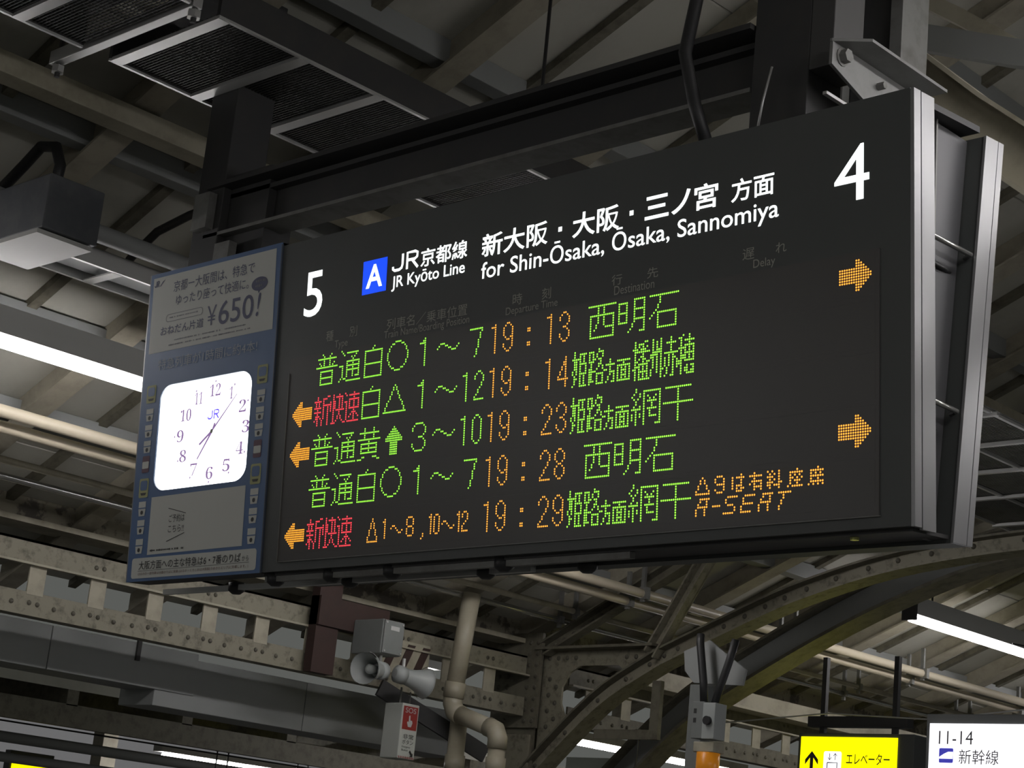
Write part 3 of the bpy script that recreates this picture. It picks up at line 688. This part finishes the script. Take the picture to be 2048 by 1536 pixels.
# small train drawings down both sides of the poster
def train(xc, ya, yb, kind):
    h = yb - ya; w_ = 3.9 if kind == 'y' else 3.0
    if kind == 'y':
        flat('train_drawing', rrect(xc - w_, xc + w_, ya, yb, .9, 3), yel, cab, -.74)
        flat('train_window', rrect(xc - w_ + 1, xc + w_ - 1, ya + 1.1, ya + h * .62, 1.2, 3), blue, cab, zt)
        flat('train_stripe', [(xc - 2.4, ya + h * .75), (xc + 2.4, ya + h * .75), (xc + 1.6, ya + h * .88), (xc - 1.6, ya + h * .88)], inkk, cab, zt)
    elif kind == 'r':
        flat('train_drawing', rrect(xc - w_, xc + w_, ya, yb, .8, 3), mat('ink_maroon', (.13, .06, .09), .6), cab, -.74)
        flat('train_face', rrect(xc - w_ + .3, xc + w_ - .3, ya + h * .34, ya + h * .76, .5, 3), paper, cab, zt)
    else:
        flat('train_drawing', [(xc - w_, ya), (xc + w_, ya), (xc + w_, ya + h * .55), (xc + w_ * .8, yb), (xc - w_ * .8, yb), (xc - w_, ya + h * .55)], paper, cab, -.74)
        flat('train_line', [(xc - w_, ya + h * .42), (xc + w_, ya + h * .42), (xc + w_, ya + h * .49), (xc - w_, ya + h * .49)], blue, cab, zt)
        flat('train_nose', [(xc + 1.1 * math.cos(a_ * PI / 5), ya + h * .76 + 1.1 * math.sin(a_ * PI / 5)) for a_ in range(10)], inkk, cab, zt)
for xc, d_ in ((-129.6, 0), (-40, 0)):
    for ya, yb, kd in ((-1, 8.2, 'y'), (11.2, 17.6, 'w'), (19.6, 26, 'w'), (27.8, 34, 'w'), (35.6, 44.2, 'r'), (47.2, 57, 'y'), (59, 66.4, 'w'), (68.4, 75.6, 'w'), (78, 85.4, 'w')): train(xc, ya, yb, kd)

# ---------- the clock
ck = empty('wall_clock', (0, 0, 3.485)); ck.rotation_euler = (math.radians(4.75), 0, 0)
tag(ck, 'glowing white rounded square clock with purple numerals set in the blue poster', 'clock')
rr_ = rrect(ox0, ox1, oy0, oy1, 7.5, 8, 9); n = len(rr_)
MB().add([D(a, b, -.5) for a, b in rr_] + [D(a, b, 5.5) for a, b in rr_], [(i, (i + 1) % n, (i + 1) % n + n, i + n) for i in range(n)]).build('rim', clockwall, ck)
MB().prism(rr_, lambda u, v, s: D(u, v, 5.5 + s * 2)).build('dial', litc, ck)
cx, cy, RX, RY = -84.4, 26.2, 30.9, 25.4
NUM = dict(zip('0123456789', '𝟎𝟏𝟐𝟑𝟒𝟓𝟔𝟕𝟖𝟗'))
for h in range(1, 13):
    a_ = math.radians(30 * h); px_, py_ = cx + 26.3 * math.sin(a_), cy - 20.9 * math.cos(a_)
    s_ = ''.join(NUM[c] for c in str(h)); w_ = 8.8 if h > 9 else 5.6
    if h in (1, 11): w_ = 3.0 if h == 1 else 6.4
    put_text(s_, px_ - w_ / 2, px_ + w_ / 2, py_ - 3.1, py_ + 3.1, handm, ck, 'numeral', em=9, z=5.42, off=-.004)
    mx_, my_ = cx + RX * math.sin(a_), cy - RY * math.cos(a_)
    flat('hour_mark', [(mx_, my_ - .9), (mx_ + .55, my_), (mx_, my_ + .9), (mx_ - .55, my_)], handm, ck, 5.4)
def hand(a, b, wa, wb, name, z=5.2):
    dx, dy = b[0] - a[0], b[1] - a[1]; l = math.hypot(dx, dy); nx, ny = -dy / l, dx / l
    flat(name, [(a[0] + nx * wa, a[1] + ny * wa), (b[0] + nx * wb, b[1] + ny * wb), (b[0] - nx * wb, b[1] - ny * wb), (a[0] - nx * wa, a[1] - ny * wa)], handm, ck, z)
hand((cx - 9.4, cy + 6.0), (cx, cy), .6, .6, 'hand_tail', 5.0); hand((cx, cy), (cx + 18.4, cy - 17), .5, .22, 'minute_hand', 5.0); hand((cx, cy), (cx - 10.6, cy + 13.2), .65, .4, 'hour_hand', 5.2)
hand((cx + 2, cy - 4), (cx, cy), .6, .6, 'hand_tail', 5.2)
flat('hub', [(cx + 1.1 * math.cos(q * PI / 6), cy + 1.1 * math.sin(q * PI / 6)) for q in range(12)], mat('hub', (.3, .32, .25), .5), ck, 4.9)
jr(cx - 4.4, cx + 4.4, cy - 11, cy - 6.2, jrb, ck, 5.3, k=1.1)

# ================================================================== HANGER FRAME over the board
t = tag(empty('hanging_gantry', (.6, .26, 4.0)), 'dark steel beam and posts from which the departure board hangs', 'frame')
sub(MB().box((-1.02, .20, 4.185), (1.84, .24, 4.39)).build('cross_beam', steelk), t)
sub(MB().box((-1.02, .10, 4.385), (1.84, .25, 4.405)).build('beam_flange', steelk), t)
sub(MB().box((-1.02, .12, 4.17), (1.84, .25, 4.185)).build('beam_flange', steelm), t)
sub(MB().box((-1.02, .16, 4.345), (1.84, .20, 4.365)).build('beam_rib', steelk), t)
sub(MB().box((1.846, .12, 3.96), (2.066, .30, 6.0)).build('post', steelk, bevel=.004), t)
sub(MB().box((2.066, .12, 4.19), (2.155, .28, 6.0)).build('post_channel', mat('post_paint', (.075, .073, .072), .6, .2), bevel=.004), t)
sub(MB().box((1.78, .62, 4.2), (1.845, .70, 6.4)).build('post_cover', steelm), t)
sub(MB().box((1.85, .66, 3.98), (2.01, .80, 6.4)).build('post', steelk), t)
sub(MB().box((2.012, .64, 3.98), (2.058, .80, 6.4)).build('post_lip', steelm), t)
sub(MB().box((-1.10, .12, 3.93), (-.92, .32, 5.3)).build('post', steelk, bevel=.004), t)
sub(MB().box((-.92, .16, 4.0), (-.66, .3, 4.45)).build('stiffener', steelk), t)
sub(MB().box((-1.06, .08, 4.2), (-.96, .12, 4.36)).build('cable_clamp', steelm), t); sub(MB().box((-.9, .1, 4.03), (-.8, .14, 4.12)).build('cable_clamp', steelm), t)
t = tag(empty('angle_bracket', (2.2, .2, 4.2)), 'short galvanised angle bracket with bolts standing on the board top right', 'bracket')
sub(MB().box((2.18, .045, 4.05), (2.195, .54, 4.06)).build('base_strip', alud), t)
gal = mat('galvanised', (.24, .24, .235), .5, .4, dirt=.4, dcol=(.15, .15, .145), scale=14)
sub(MB().prism([(.05, 4.15), (.05, 4.225), (.52, 4.235), (.52, 4.05), (.40, 4.05)], lambda u, v, s: (2.192 + .012 * s, u, v)).build('plate', gal, bevel=.001), t)
sub(MB().prism([(2.192, .05), (2.2, .05), (2.30, .12), (2.30, .55), (2.192, .55)], lambda u, v, s: (u, v, 4.226 + .01 * s)).build('top_leg', gal), t)
for y_, z_ in ((.10, 4.19), (.30, 4.17), (.40, 4.16)):
    sub(MB().tube([(2.204, y_, z_), (2.232, y_, z_)], .022 if y_ < .2 else .012, 6).build('bolt', steelm), t)
    if y_ < .2: sub(MB().tube([(2.203, y_, z_), (2.208, y_, z_)], .03, 12).build('washer', steelm), t)
for i, (pts, lab) in enumerate((([(1.74, .05, 3.98), (1.70, .02, 4.12), (1.66, .0, 4.3), (1.68, .05, 4.7), (1.72, .2, 5.6)], 'thick black cable dropping in front of the right hanger post'),
                                ([(1.93, .06, 4.0), (1.95, .05, 4.08), (1.97, .06, 4.2)], 'thin bright wire loop at the foot of the right hanger post'))):
    o = MB().tube([Vector(p_) for p_ in pts], .022 if i == 0 else .004, 8).build('cable', rubber if i == 0 else alud, smooth=True); tag(o, lab, 'cable')
o = MB().tube([(.127, .9, 4.85), (.12, .9, 5.9)], .008, 6).build('hanger_rod', rubber); tag(o, 'single thin black rod hanging from the roof above the board', 'rod')

# ================================================================== GRILLE BOXES, top left
def grille(y0, y1, bars, label):
    t = tag(empty('ceiling_grille_box', (-.83, (y0 + y1) / 2, 4.85)), label, 'grille', 'grille boxes under the roof')
    xa, xb, z = -1.19, -.45, 4.85
    sub(MB().box((xa, y0, z + .13), (xb, y1, z + .15)).build('back_plate', steelk), t)
    sub(MB().box((xa - .01, y0, z), (xa + .012, y1, z + .14)).build('side_plate', steelk), t)
    sub(MB().box((xb - .012, y0, z), (xb + .01, y1, z + .14)).build('side_plate', steelk), t)
    sub(MB().box((xa - .008, y0, z - .010), (xa + .008, y1, z + .002)).build('rail', alud), t)
    sub(MB().box((xb - .008, y0, z - .010), (xb + .008, y1, z + .002)).build('rail', alud), t)
    for y in bars:
        sub(MB().box((xa, y - .028, z - .012), (xb, y + .028, z + .004)).build('cross_bar', alud), t)
    mb = MB(); y = y0 + .02
    while y < y1: mb.box((xa, y, z + .004), (xb, y + .005, z + .008)); y += .017
    x = xa + .03
    while x < xb: mb.box((x, y0, z + .006), (x + .003, y1, z + .009)); x += .03
    o = sub(mb.build('wire_mesh', steelk), t); o['kind'] = 'stuff'
grille(-2.6, -.50, [-.81, -1.6], 'dark mesh grille box in the top left corner, nearer one')
grille(-.36, 1.9, [-.33, .09, .51, 1.1], 'dark mesh grille box with aluminium rails, behind the first one')
o = MB().box((-1.46, -.485, 4.84), (-.45, -.44, 4.90)).build('support_channel', alud, bevel=.002); tag(o, 'bright aluminium channel between the two grille boxes at top left', 'channel')
for i, x in enumerate((-1.42, -.47)):
    t = tag(empty('bolt_hanger', (x, -.46, 4.84)), ['hanging bolt at the left end of the bright aluminium channel', 'hanging bolt at the right end of the bright aluminium channel'][i], 'bolt')
    sub(MB().tube([(x, -.46, 4.78), (x, -.46, 5.2)], .012, 8).build('rod', steelk), t); sub(MB().tube([(x, -.46, 4.80), (x, -.46, 4.83)], .028, 6).build('nut', alud), t)

# ================================================================== CAMERA BOX and cable tray, left
t = tag(empty('junction_box', (-1.87, -.2, 4.3)), 'dark grey sheet metal box under the roof at the left edge', 'box')
P0 = MB().box((-2.12, -.30, 4.19), (-1.6, -.02, 4.44)); sub(P0.build('body', mat('box_grey', (.085, .09, .10), .6, dirt=.5, dcol=(.15, .15, .15), scale=9), bevel=.006), t)
sub(MB().box((-2.13, -.31, 4.165), (-1.62, -.03, 4.185)).build('bottom_plate', lampw), t)
o = MB().tube([(-1.80, -.16, 4.42), (-1.78, -.16, 4.56), (-1.84, -.16, 4.66), (-1.97, -.16, 4.69), (-2.1, -.16, 4.62), (-2.3, -.16, 4.52)], .026, 10).build('conduit_loop', rubber, smooth=True); tag(o, 'thick black conduit curling up out of the grey junction box', 'conduit')
o = MB().tube([(-2.62, .78, 4.50), (-2.55, .78, 4.56), (-2.36, .78, 4.66), (-2.1, .78, 4.70), (-1.8, .78, 4.72), (-1.3, .7, 4.70)], .022, 8).build('cable_bundle', rubber, smooth=True); tag(o, 'grey black cable bundle sagging behind the top of the poster cabinet', 'cable')
t = tag(empty('cable_tray', (-2.4, .5, 4.35)), 'ladder shaped cable tray with bright rails above the left tube lamp', 'tray')
for x in (-2.27, -2.54): sub(MB().box((x - .01, -2.2, 4.345), (x + .01, 2.6, 4.36)).box((x - .008, -2.2, 4.36), (x + .008, 2.6, 4.43)).build('rail', alud), t)
for y in (-1.4, -.92, -.43, .06, .54, 1.03, 1.5): sub(MB().box((-2.54, y - .03, 4.345), (-2.27, y + .03, 4.352)).build('rung', lampw), t)
sub(MB().box((-2.5, -2.2, 4.38), (-2.30, 2.6, 4.42)).build('cable_bed', ductm), t)
conduit('roof_conduit', 'dull grey square trunking beside the cable tray', -2.15, 4.46, .045, ductm, -2.2, 2.6, clips=False, cat='conduit')

# ================================================================== DRAIN PIPES by the column
t = tag(empty('drain_pipe', (-4.4, 5.2, 3.0)), 'cream plastic drain pipe with elbows running down in front of the column', 'pipe')
def seg(pts, r, nm='pipe'): sub(MB().tube(pts, r, 16).build(nm, pvc, smooth=True), t)
seg([(-4.35, 5.2, 3.72), (-4.43, 5.2, 3.0)], .066); seg([(-4.42, 5.2, 3.08), (-4.43, 5.2, 2.97)], .076, 'coupling')
seg([(-4.43, 5.2, 2.99), (-4.43, 5.2, 2.93), (-4.40, 5.2, 2.875), (-4.34, 5.2, 2.85)], .07, 'elbow'); seg([(-4.36, 5.2, 2.855), (-4.02, 5.2, 2.76)], .062)
seg([(-4.05, 5.2, 2.77), (-3.98, 5.2, 2.745), (-3.95, 5.2, 2.69), (-3.95, 5.2, 2.62)], .07, 'elbow'); seg([(-3.95, 5.2, 2.70), (-3.95, 5.2, 0)], .060); seg([(-3.95, 5.2, 2.56), (-3.95, 5.2, 2.45)], .071, 'coupling')
t = tag(empty('drain_pipe', (-4.46, 5.3, 2.0)), 'second cream drain pipe, straight and vertical, lower left of the first elbow', 'pipe')
seg([(-4.45, 5.3, 2.86), (-4.45, 5.3, 0)], .062); seg([(-4.45, 5.3, 2.58), (-4.45, 5.3, 2.46)], .073, 'coupling')
seg([(-4.45, 5.3, 2.44), (-3.98, 5.3, 2.42)], .045, 'branch')

# ================================================================== LOUDSPEAKERS and box
t = tag(empty('rust_post', (-4.62, 4.2, 3.2)), 'dark rust red steel post behind the loudspeaker box', 'post')
sub(MB().box((-4.70, 4.02, 2.98), (-4.62, 4.22, 3.62)).box((-4.70, 4.02, 3.30), (-4.60, 4.66, 3.50)).build('plate', rustm), t)
t = tag(empty('speaker_box', (-4.45, 4.45, 3.25)), 'grey metal connection box with a small white label above the two horns', 'box')
sub(MB().box((-4.60, 4.34, 3.15), (-4.30, 4.53, 3.385)).build('body', boxg, bevel=.008), t)
sub(MB().box((-4.30, 4.345, 3.155), (-4.285, 4.525, 3.38)).build('lid', boxg, bevel=.004), t)
sub(MB().box((-4.285, 4.40, 3.315), (-4.283, 4.48, 3.345)).build('sticker', inkw), t)
for y_, z_ in ((4.36, 3.17), (4.51, 3.17), (4.36, 3.365), (4.51, 3.365)): sub(MB().tube([(-4.286, y_, z_), (-4.28, y_, z_)], .007, 8).build('screw', alud), t)
def horn(p, d, label):
    p, d = Vector(p), Vector(d).normalized(); t = tag(empty('horn_speaker', p), label, 'loudspeaker', 'horn loudspeakers under the box')
    prof = [(.01, .108), (.0, .104), (-.04, .084), (-.10, .066), (-.19, .052)]
    sub(MB().tube([p + d * a for a, _ in prof], [b for _, b in prof], 24, cap=False).build('bell', hornm, smooth=True), t)
    sub(MB().tube([p + d * a for a, _ in ((-.185, 0), (-.19, 0), (-.25, 0), (-.27, 0))], [.02, .062, .062, .03], 20).build('driver', hornm, smooth=True), t)
    sub(MB().tube([p + d * a for a in (-.16, -.06, -.05)], [.028, .034, .012], 16).build('reflex_cone', hornm, smooth=True), t)
    sub(MB().tube([p + d * a for a in (-.005, .004)], [.115, .115], 24, cap=False).build('rim', hornm, smooth=True), t)
    q = p - d * .2; sub(MB().tube([q + Vector((0, 0, .05)), (q.x, q.y, 3.16)], .012, 8).build('stem', alud), t)
horn((-4.32, 4.24, 3.03), (.35, -1, -.08), 'left grey horn loudspeaker with its round mouth facing the viewer')
horn((-4.36, 4.84, 3.02), (.1, 1, -.12), 'right grey horn loudspeaker pointing away down the platform')

# emergency button sign
t = tag(empty('emergency_sign', (-4.5, 4.8, 2.7)), 'narrow hanging box sign with red field reading SOS below the right horn', 'sign')
sub(MB().box((-4.60, 4.715, 2.49), (-4.42, 4.875, 2.868)).build('box', white, bevel=.006), t)
def PS(u, v, z=0): return (-4.42 + .0012 - z * .002, 4.795 + u, 2.68 - v)     # sign plane facing +x
flat('red_field', [(-.068, -.17), (.068, -.17), (.068, -.01), (-.068, -.01)], red, t, -.3, .1, P=lambda u, v, z: PS(u, v, z))
kids0 = set(bpy.data.objects)
put_text('SOS', -.05, .05, -.16, -.125, inkw, t, 'letter', z=-.9, P=PS); put_text('非常', -.05, .05, .02, .055, inkk, t, 'character', em=1, z=-.9, P=PS); put_text('ボタン', -.052, .052, .06, .09, inkk, t, 'character', em=1, z=-.9, P=PS)
put_text('Emergency', -.05, .03, .10, .118, inkk, t, 'letter', z=-.9, P=PS); put_text('Button', -.05, .01, .122, .136, inkk, t, 'letter', z=-.9, P=PS)
flat('hand_symbol', [(-.012, -.105), (0, -.11), (.004, -.075), (.02, -.075), (.026, -.06), (.016, -.03), (-.014, -.03), (-.026, -.06), (-.018, -.068), (-.01, -.06)], inkw, t, -.9, .1, P=PS)
flat('arrow_symbol', [(.03, .125), (.055, .15), (.06, .14), (.06, .17), (.03, .17), (.042, .162), (.022, .14)], inkk, t, -.9, .1, P=PS)
for k in range(9):
    flat('hazard_mark', [(-.077 + .017 * k, .172), (-.069 + .017 * k, .172), (-.062 + .017 * k, .186), (-.07 + .017 * k, .186)], red, t, -.5, .1, P=PS)
for o in t.children: o.matrix_parent_inverse = Matrix.Translation(-Vector(t.location))
sub(MB().tube([(-4.5, 4.76, 2.86), (-4.5, 4.76, 2.98)], .008, 6).tube([(-4.5, 4.85, 2.86), (-4.5, 4.85, 2.96)], .006, 6).build('hanger', steelm), t)
# striped warning board and struts behind the drain pipe
t = tag(empty('warning_board', (-4.7, 5.0, 3.2)), 'panel with dark red diagonal stripes between the horns and the drain pipe', 'board')
sub(MB().box((-4.73, 4.72, 3.1), (-4.72, 5.2, 3.34)).build('sheet', cream), t)
for k in range(3): sub(MB().prism([(4.74 + .15 * k, 3.12), (4.81 + .15 * k, 3.12), (4.90 + .15 * k, 3.32), (4.83 + .15 * k, 3.32)], lambda u, v, s: (-4.718 + .004 * s, u, v)).build('stripe', rustm), t)
o = MB().bar((-4.72, 4.75, 2.98), (-4.45, 5.6, 2.62), .03, .12).build('diagonal_brace', steelk); tag(o, 'dark diagonal angle running down from the horns to the drain pipe', 'brace')

# ================================================================== POLE with amber lamp
t = tag(empty('signal_pole', (-2.42, 5.5, 0)), 'grey square pole with two control boxes under the arched bracket', 'pole')
sub(MB().box((-2.54, 5.5, 0), (-2.42, 5.6, 3.10)).build('shaft', boxg, bevel=.004), t)
MBd = MB().prism([(-2.66, 3.33), (-2.64, 3.2), (-2.56, 3.12), (-2.16, 3.1), (-2.14, 3.2), (-2.3, 3.3), (-2.45, 3.40)], lambda u, v, s: (u, 5.56 + .02 * s, v)); sub(MBd.build('curved_plate', ductm), t)
sub(MB().box((-2.425, 5.40, 2.74), (-2.33, 5.5, 2.975)).build('control_box', boxg, bevel=.004), t)
sub(MB().box((-2.325, 5.38, 2.735), (-2.225, 5.5, 2.965)).build('control_box', hornm, bevel=.004), t)
sub(MB().tube([(-2.275, 5.38, 2.85), (-2.275, 5.355, 2.85)], .028, 16).build('button', rubber, smooth=True), t)
for k in range(2): sub(MB().box((-2.412, 5.398, 2.90 - .06 * k), (-2.39, 5.4, 2.93 - .06 * k)).build('label_plate', inkk), t)
for pts in ([(-2.45, 5.46, 3.42), (-2.44, 5.45, 3.36), (-2.39, 5.45, 3.10), (-2.375, 5.45, 2.97)], [(-2.16, 5.46, 3.38), (-2.19, 5.45, 3.25), (-2.25, 5.45, 3.08), (-2.29, 5.45, 2.96)]):
    o = sub(MB().tube(pts, .026, 12).build('flexible_conduit', rubber, smooth=True), t)
t = tag(empty('beacon_lamp', (-2.31, 5.45, 2.6)), 'amber beacon lamp with a cream cap on the grey pole', 'lamp')
sub(MB().box((-2.40, 5.40, 2.655), (-2.235, 5.52, 2.72)).build('cap', cream, bevel=.006), t)
sub(MB().tube([(-2.318, 5.46, 2.655), (-2.318, 5.46, 2.5)], .075, 20).build('lens', amber, smooth=True), t)

# ================================================================== LIT SIGNS at lower right
def lit_sign(name, label, xa, xb, zb, zt_, y, face, frame, left=.03, right=.10, top=.03):
    t = tag(empty(name, ((xa + xb) / 2, y, zt_)), label, 'sign')
    sub(MB().box((xa - left, y + .01, zb), (xb + right, y + .22, zt_ + top)).build('housing', frame, bevel=.004), t)
    sub(MB().box((xa, y, zb + .03), (xb, y + .012, zt_)).build('face', face), t)
    sub(MB().box((xa, y + .222, zb + .03), (xb, y + .23, zt_)).build('face', face), t)
    return t
t = lit_sign('elevator_sign', 'yellow lit sign with an up arrow and lift symbol', -3.41, -2.545, 2.45, 3.075, 8.0, yellit, black, right=.14)
def PE(u, v, z=0): return (u, 7.998 + z * .002, v)
def ptxt(s, xa, xb, za, zb_, m_, em=0, nm='letter', P=PE, off=0, split=True): return put_text(s, xa, xb, zb_, za, m_, t, nm, em=em, P=P, z=-1, off=off, split=split)
ptxt('エレベーター', -2.985, -2.60, 2.87, 2.955, signblk, 1, 'character', off=.01); ptxt('Elevator', -2.985, -2.70, 2.755, 2.83, signblk, off=.01)
flat('arrow', [(-3.315, 2.5), (-3.285, 2.5), (-3.285, 2.915), (-3.24, 2.86), (-3.24, 2.90), (-3.30, 2.965), (-3.36, 2.90), (-3.36, 2.86), (-3.315, 2.915)], signblk, t, -1, .3, P=PE)
flat('lift_panel', rrect(-3.19, -3.03, 2.5, 2.965, .015, 3), whlit, t, -.5, .2, P=PE)
stroke([(-3.155, 2.88), (-3.065, 2.88), (-3.065, 2.72), (-3.155, 2.72), (-3.155, 2.88)], .008, 'lift_outline', signblk, t, -1.2, P=PE)
for k in range(3): flat('figure', [(-3.145 + .024 * k, 2.74), (-3.13 + .024 * k, 2.74), (-3.126 + .024 * k, 2.82), (-3.137 + .024 * k, 2.845), (-3.148 + .024 * k, 2.82)], signblk, t, -1.2, .3, P=PE)
for xx, sg in ((-3.135, -1), (-3.085, 1)):
    stroke([(xx, 2.90), (xx, 2.95)], .006, 'small_arrow', signblk, t, -1.2, P=PE); zz_ = 2.95 if sg > 0 else 2.90
    stroke([(xx - .016, zz_ - sg * .02), (xx, zz_), (xx + .016, zz_ - sg * .02)], .006, 'small_arrow', signblk, t, -1.2, P=PE)
for o in t.children: 
    if o.matrix_parent_inverse == Matrix.Identity(4): o.matrix_parent_inverse = Matrix.Translation(-Vector(t.location))
o = MB().box((-3.3, 8.08, 3.1), (-3.26, 8.12, 3.7)).box((-2.65, 8.08, 3.1), (-2.61, 8.12, 3.7)).box((-3.4, 8.06, 3.16), (-2.5, 8.14, 3.24)).build('sign_hanger', steelk); tag(o, 'black bar and drop rods holding the yellow lit sign', 'hanger')

t = lit_sign('platform_guide_sign', 'white lit sign reading 11-14 with a blue train symbol', -1.16, .2, 2.2, 2.953, 6.2, whlit, black, left=.03, top=.06)
def PK(u, v, z=0): return (u, 6.198 + z * .002, v)
ptxt('11-14', -1.09, -.85, 2.825, 2.908, signblk, P=PK, off=-.004)
ptxt('新幹線', -.945, -.67, 2.705, 2.795, signblk, 1, 'character', P=PK)
ptxt('Shinkansen', -.945, -.60, 2.60, 2.675, signblk, P=PK)
flat('train_symbol', rrect(-1.085, -.985, 2.71, 2.80, .008, 3), mat('sign_blue', (.02, .02, .35), .5, emit=(.05, .05, .45), es=.6), t, -.6, .2, P=PK)
flat('train_shape', [(-1.083, 2.745), (-1.05, 2.765), (-1.02, 2.778), (-.987, 2.778), (-.987, 2.735), (-1.083, 2.735)], whlit, t, -1.2, .2, P=PK)
for o in t.children:
    if o.matrix_parent_inverse == Matrix.Identity(4): o.matrix_parent_inverse = Matrix.Translation(-Vector(t.location))
o = MB().box((-5.84, 8.0, 2.3), (-4.86, 8.05, 2.868)).build('notice_board', white, bevel=.004); tag(o, 'plain pale board cut by the bottom edge beside the arched bracket foot', 'board')

# wires hanging by the signs
for pts, lab in (([(-3.9, 7.6, 3.12), (-3.0, 7.75, 3.22), (-2.2, 7.9, 3.2), (-1.4, 8.0, 3.3)], 'thin bare wire with clamps strung above the yellow sign'),
                 ([(-1.9, 8.5, 3.85), (-1.0, 9.6, 3.75), (-.3, 10.6, 3.7)], 'thin stay wire below the right tube lamp'),
                 ([(-3.62, 6.3, 2.83), (-3.62, 6.3, 2.74), (-3.63, 6.3, 2.64)], 'short hook and wire dangling from the bracket angle')):
    o = MB().tube(pts, .006, 6).build('wire', alud if 'bare' in lab else rubber); tag(o, lab, 'wire')
# yellowish beam behind the elevator sign, lit by it
t = tag(empty('platform_girder', (-4.6, 9, 3.4)), 'cream girder with yellow light on it, left above the yellow lit sign', 'girder')
sub(MB().box((-4.64, 7.4, 3.40), (-4.60, 16, 3.545)).build('web', cream), t)
sub(MB().box((-4.70, 7.4, 3.38), (-4.48, 16, 3.40)).build('lower_flange', cream), t)

# second grille boxes, right middle distance
t = tag(empty('ceiling_grille_box', (.4, 5, 4.3)), 'pair of mesh grille frames with pale rails seen at the right edge', 'grille')
for xa in (-1.0, -.55, -.1, .35):
    sub(MB().box((xa, 4.1, 4.3), (xa + .02, 7.2, 4.32)).build('rail', alud), t)
for y_ in (4.2, 4.75, 5.3, 5.9, 6.6):
    sub(MB().box((-1.0, y_, 4.29), (.4, y_ + .03, 4.31)).build('cross_bar', alud), t)
mb = MB()
for k in range(90): mb.box((-1.0 + .0155 * k, 4.1, 4.315), (-.995 + .0155 * k, 7.2, 4.32))
o = sub(mb.build('wire_mesh', steelm), t); o['kind'] = 'stuff'

# ================================================================== FAR PLATFORM across the tracks (lower left)
t = tag(empty('far_canopy', (-13, 9, 3.2)), 'dark canopy of the next platform across the tracks at lower left', 'canopy')
def fz(x): return 3.12 + .10 * (-10 - x)
sub(MB().prism([(-9.6, fz(-9.6)), (-17, fz(-17)), (-17, fz(-17) + .1), (-9.6, fz(-9.6) + .1)], lambda u, v, s: (u, 1 + 22 * s, v)).build('roof_deck', panelm), t)
for y in [1.5 + 1.3 * k for k in range(16)]: sub(MB().prism([(-9.6, fz(-9.6) - .14), (-17, fz(-17) - .14), (-17, fz(-17)), (-9.6, fz(-9.6))], lambda u, v, s: (u, y + .12 * s, v)).build('rafter', rivd), t)
for x, h_ in ((-9.7, .20), (-10.6, .12), (-11.5, .14), (-12.6, .22), (-13.8, .14)): sub(MB().box((x, 1, fz(x) - .14 - h_), (x + .1, 23, fz(x) - .14)).build('purlin', rivd), t)
conduit('far_pipe', 'upper thick dark pipe along the far canopy at the bottom left', -10.2, 2.62, .05, ductm, 1, 16, clips=False)
conduit('far_pipe', 'lower thick dark pipe along the far canopy at the bottom left', -10.2, 2.44, .045, ductm, 1, 16, clips=False)
conduit('overhead_wire', 'thin sagging wire under the far canopy', -9.9, 2.74, .008, rubber, 1, 18, clips=False, cat='wire')
for y, lab in ((6.2, 'left post of the far canopy at bottom left'), (8.1, 'middle post of the far canopy at bottom left'), (13.5, 'right post of the far canopy beyond the white wall')):
    o = MB().box((-13.1, y, -1.1), (-12.9, y + .2, 3.3)).build('canopy_post', cream, bevel=.005); tag(o, lab, 'post')
for y, lab in ((7.55, 'left pair of insulated drop rods under the far canopy'), (8.6, 'middle pair of insulated drop rods under the far canopy'), (9.25, 'right pair of insulated drop rods under the far canopy')):
    t = tag(empty('drop_rod', (-10.1, y, 2.7)), lab, 'rod')
    for dy in (0, .14):
        sub(MB().tube([(-10.1, y + dy, 2.3), (-10.1, y + dy, 2.82)], .008, 6).build('rod', rubber), t); sub(MB().tube([(-10.1, y + dy, 2.78), (-10.1, y + dy, 2.84), (-10.1, y + dy, 2.9)], [.02, .035, .02], 10).build('insulator', rubber), t)
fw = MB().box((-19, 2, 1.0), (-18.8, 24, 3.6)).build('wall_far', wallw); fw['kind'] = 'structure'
t = tag(empty('far_sign', (-12, 6.65, 2.4)), 'small yellow lit sign on the far platform in the bottom left corner', 'sign')
sub(MB().box((-12.1, 6.4, 2.1), (-12.0, 6.92, 2.62)).build('housing', black), t); sub(MB().box((-12.0, 6.43, 2.12), (-11.99, 6.89, 2.555)).build('face', yellit), t)
t = tag(empty('far_tube_lamp', (-12, 9.5, 2.75)), 'lit tube lamp with cream reflector on the far platform at the bottom', 'lamp')
sub(MB().tube([(-12.0, 8.28, 2.79), (-12.0, 13.2, 2.79)], .035, 10).build('tube', tubem), t); sub(MB().box((-12.08, 8.2, 2.83), (-11.92, 13.3, 2.9)).build('housing', lampw), t)
t = tag(empty('far_tube_lamp', (-9, 11, 3.2)), 'short bright tube end seen past the drain pipe', 'lamp')
sub(MB().tube([(-8.0, 8.15, 3.66), (-8.0, 8.36, 3.66)], .03, 10).build('tube', tubem), t); sub(MB().box((-8.06, 8.1, 3.70), (-7.94, 8.42, 3.78)).build('housing', lampw), t)
t = tag(empty('far_tube_lamp', (-7.2, 10, 2.9)), 'glowing lamp with cream reflector behind the foot of the arched bracket', 'lamp')
sub(MB().box((-7.15, 9.0, 3.20), (-7.05, 12.2, 3.27)).build('housing', cream), t); sub(MB().tube([(-7.1, 9.0, 3.17), (-7.1, 12.2, 3.17)], .03, 10).build('tube', tubem), t)
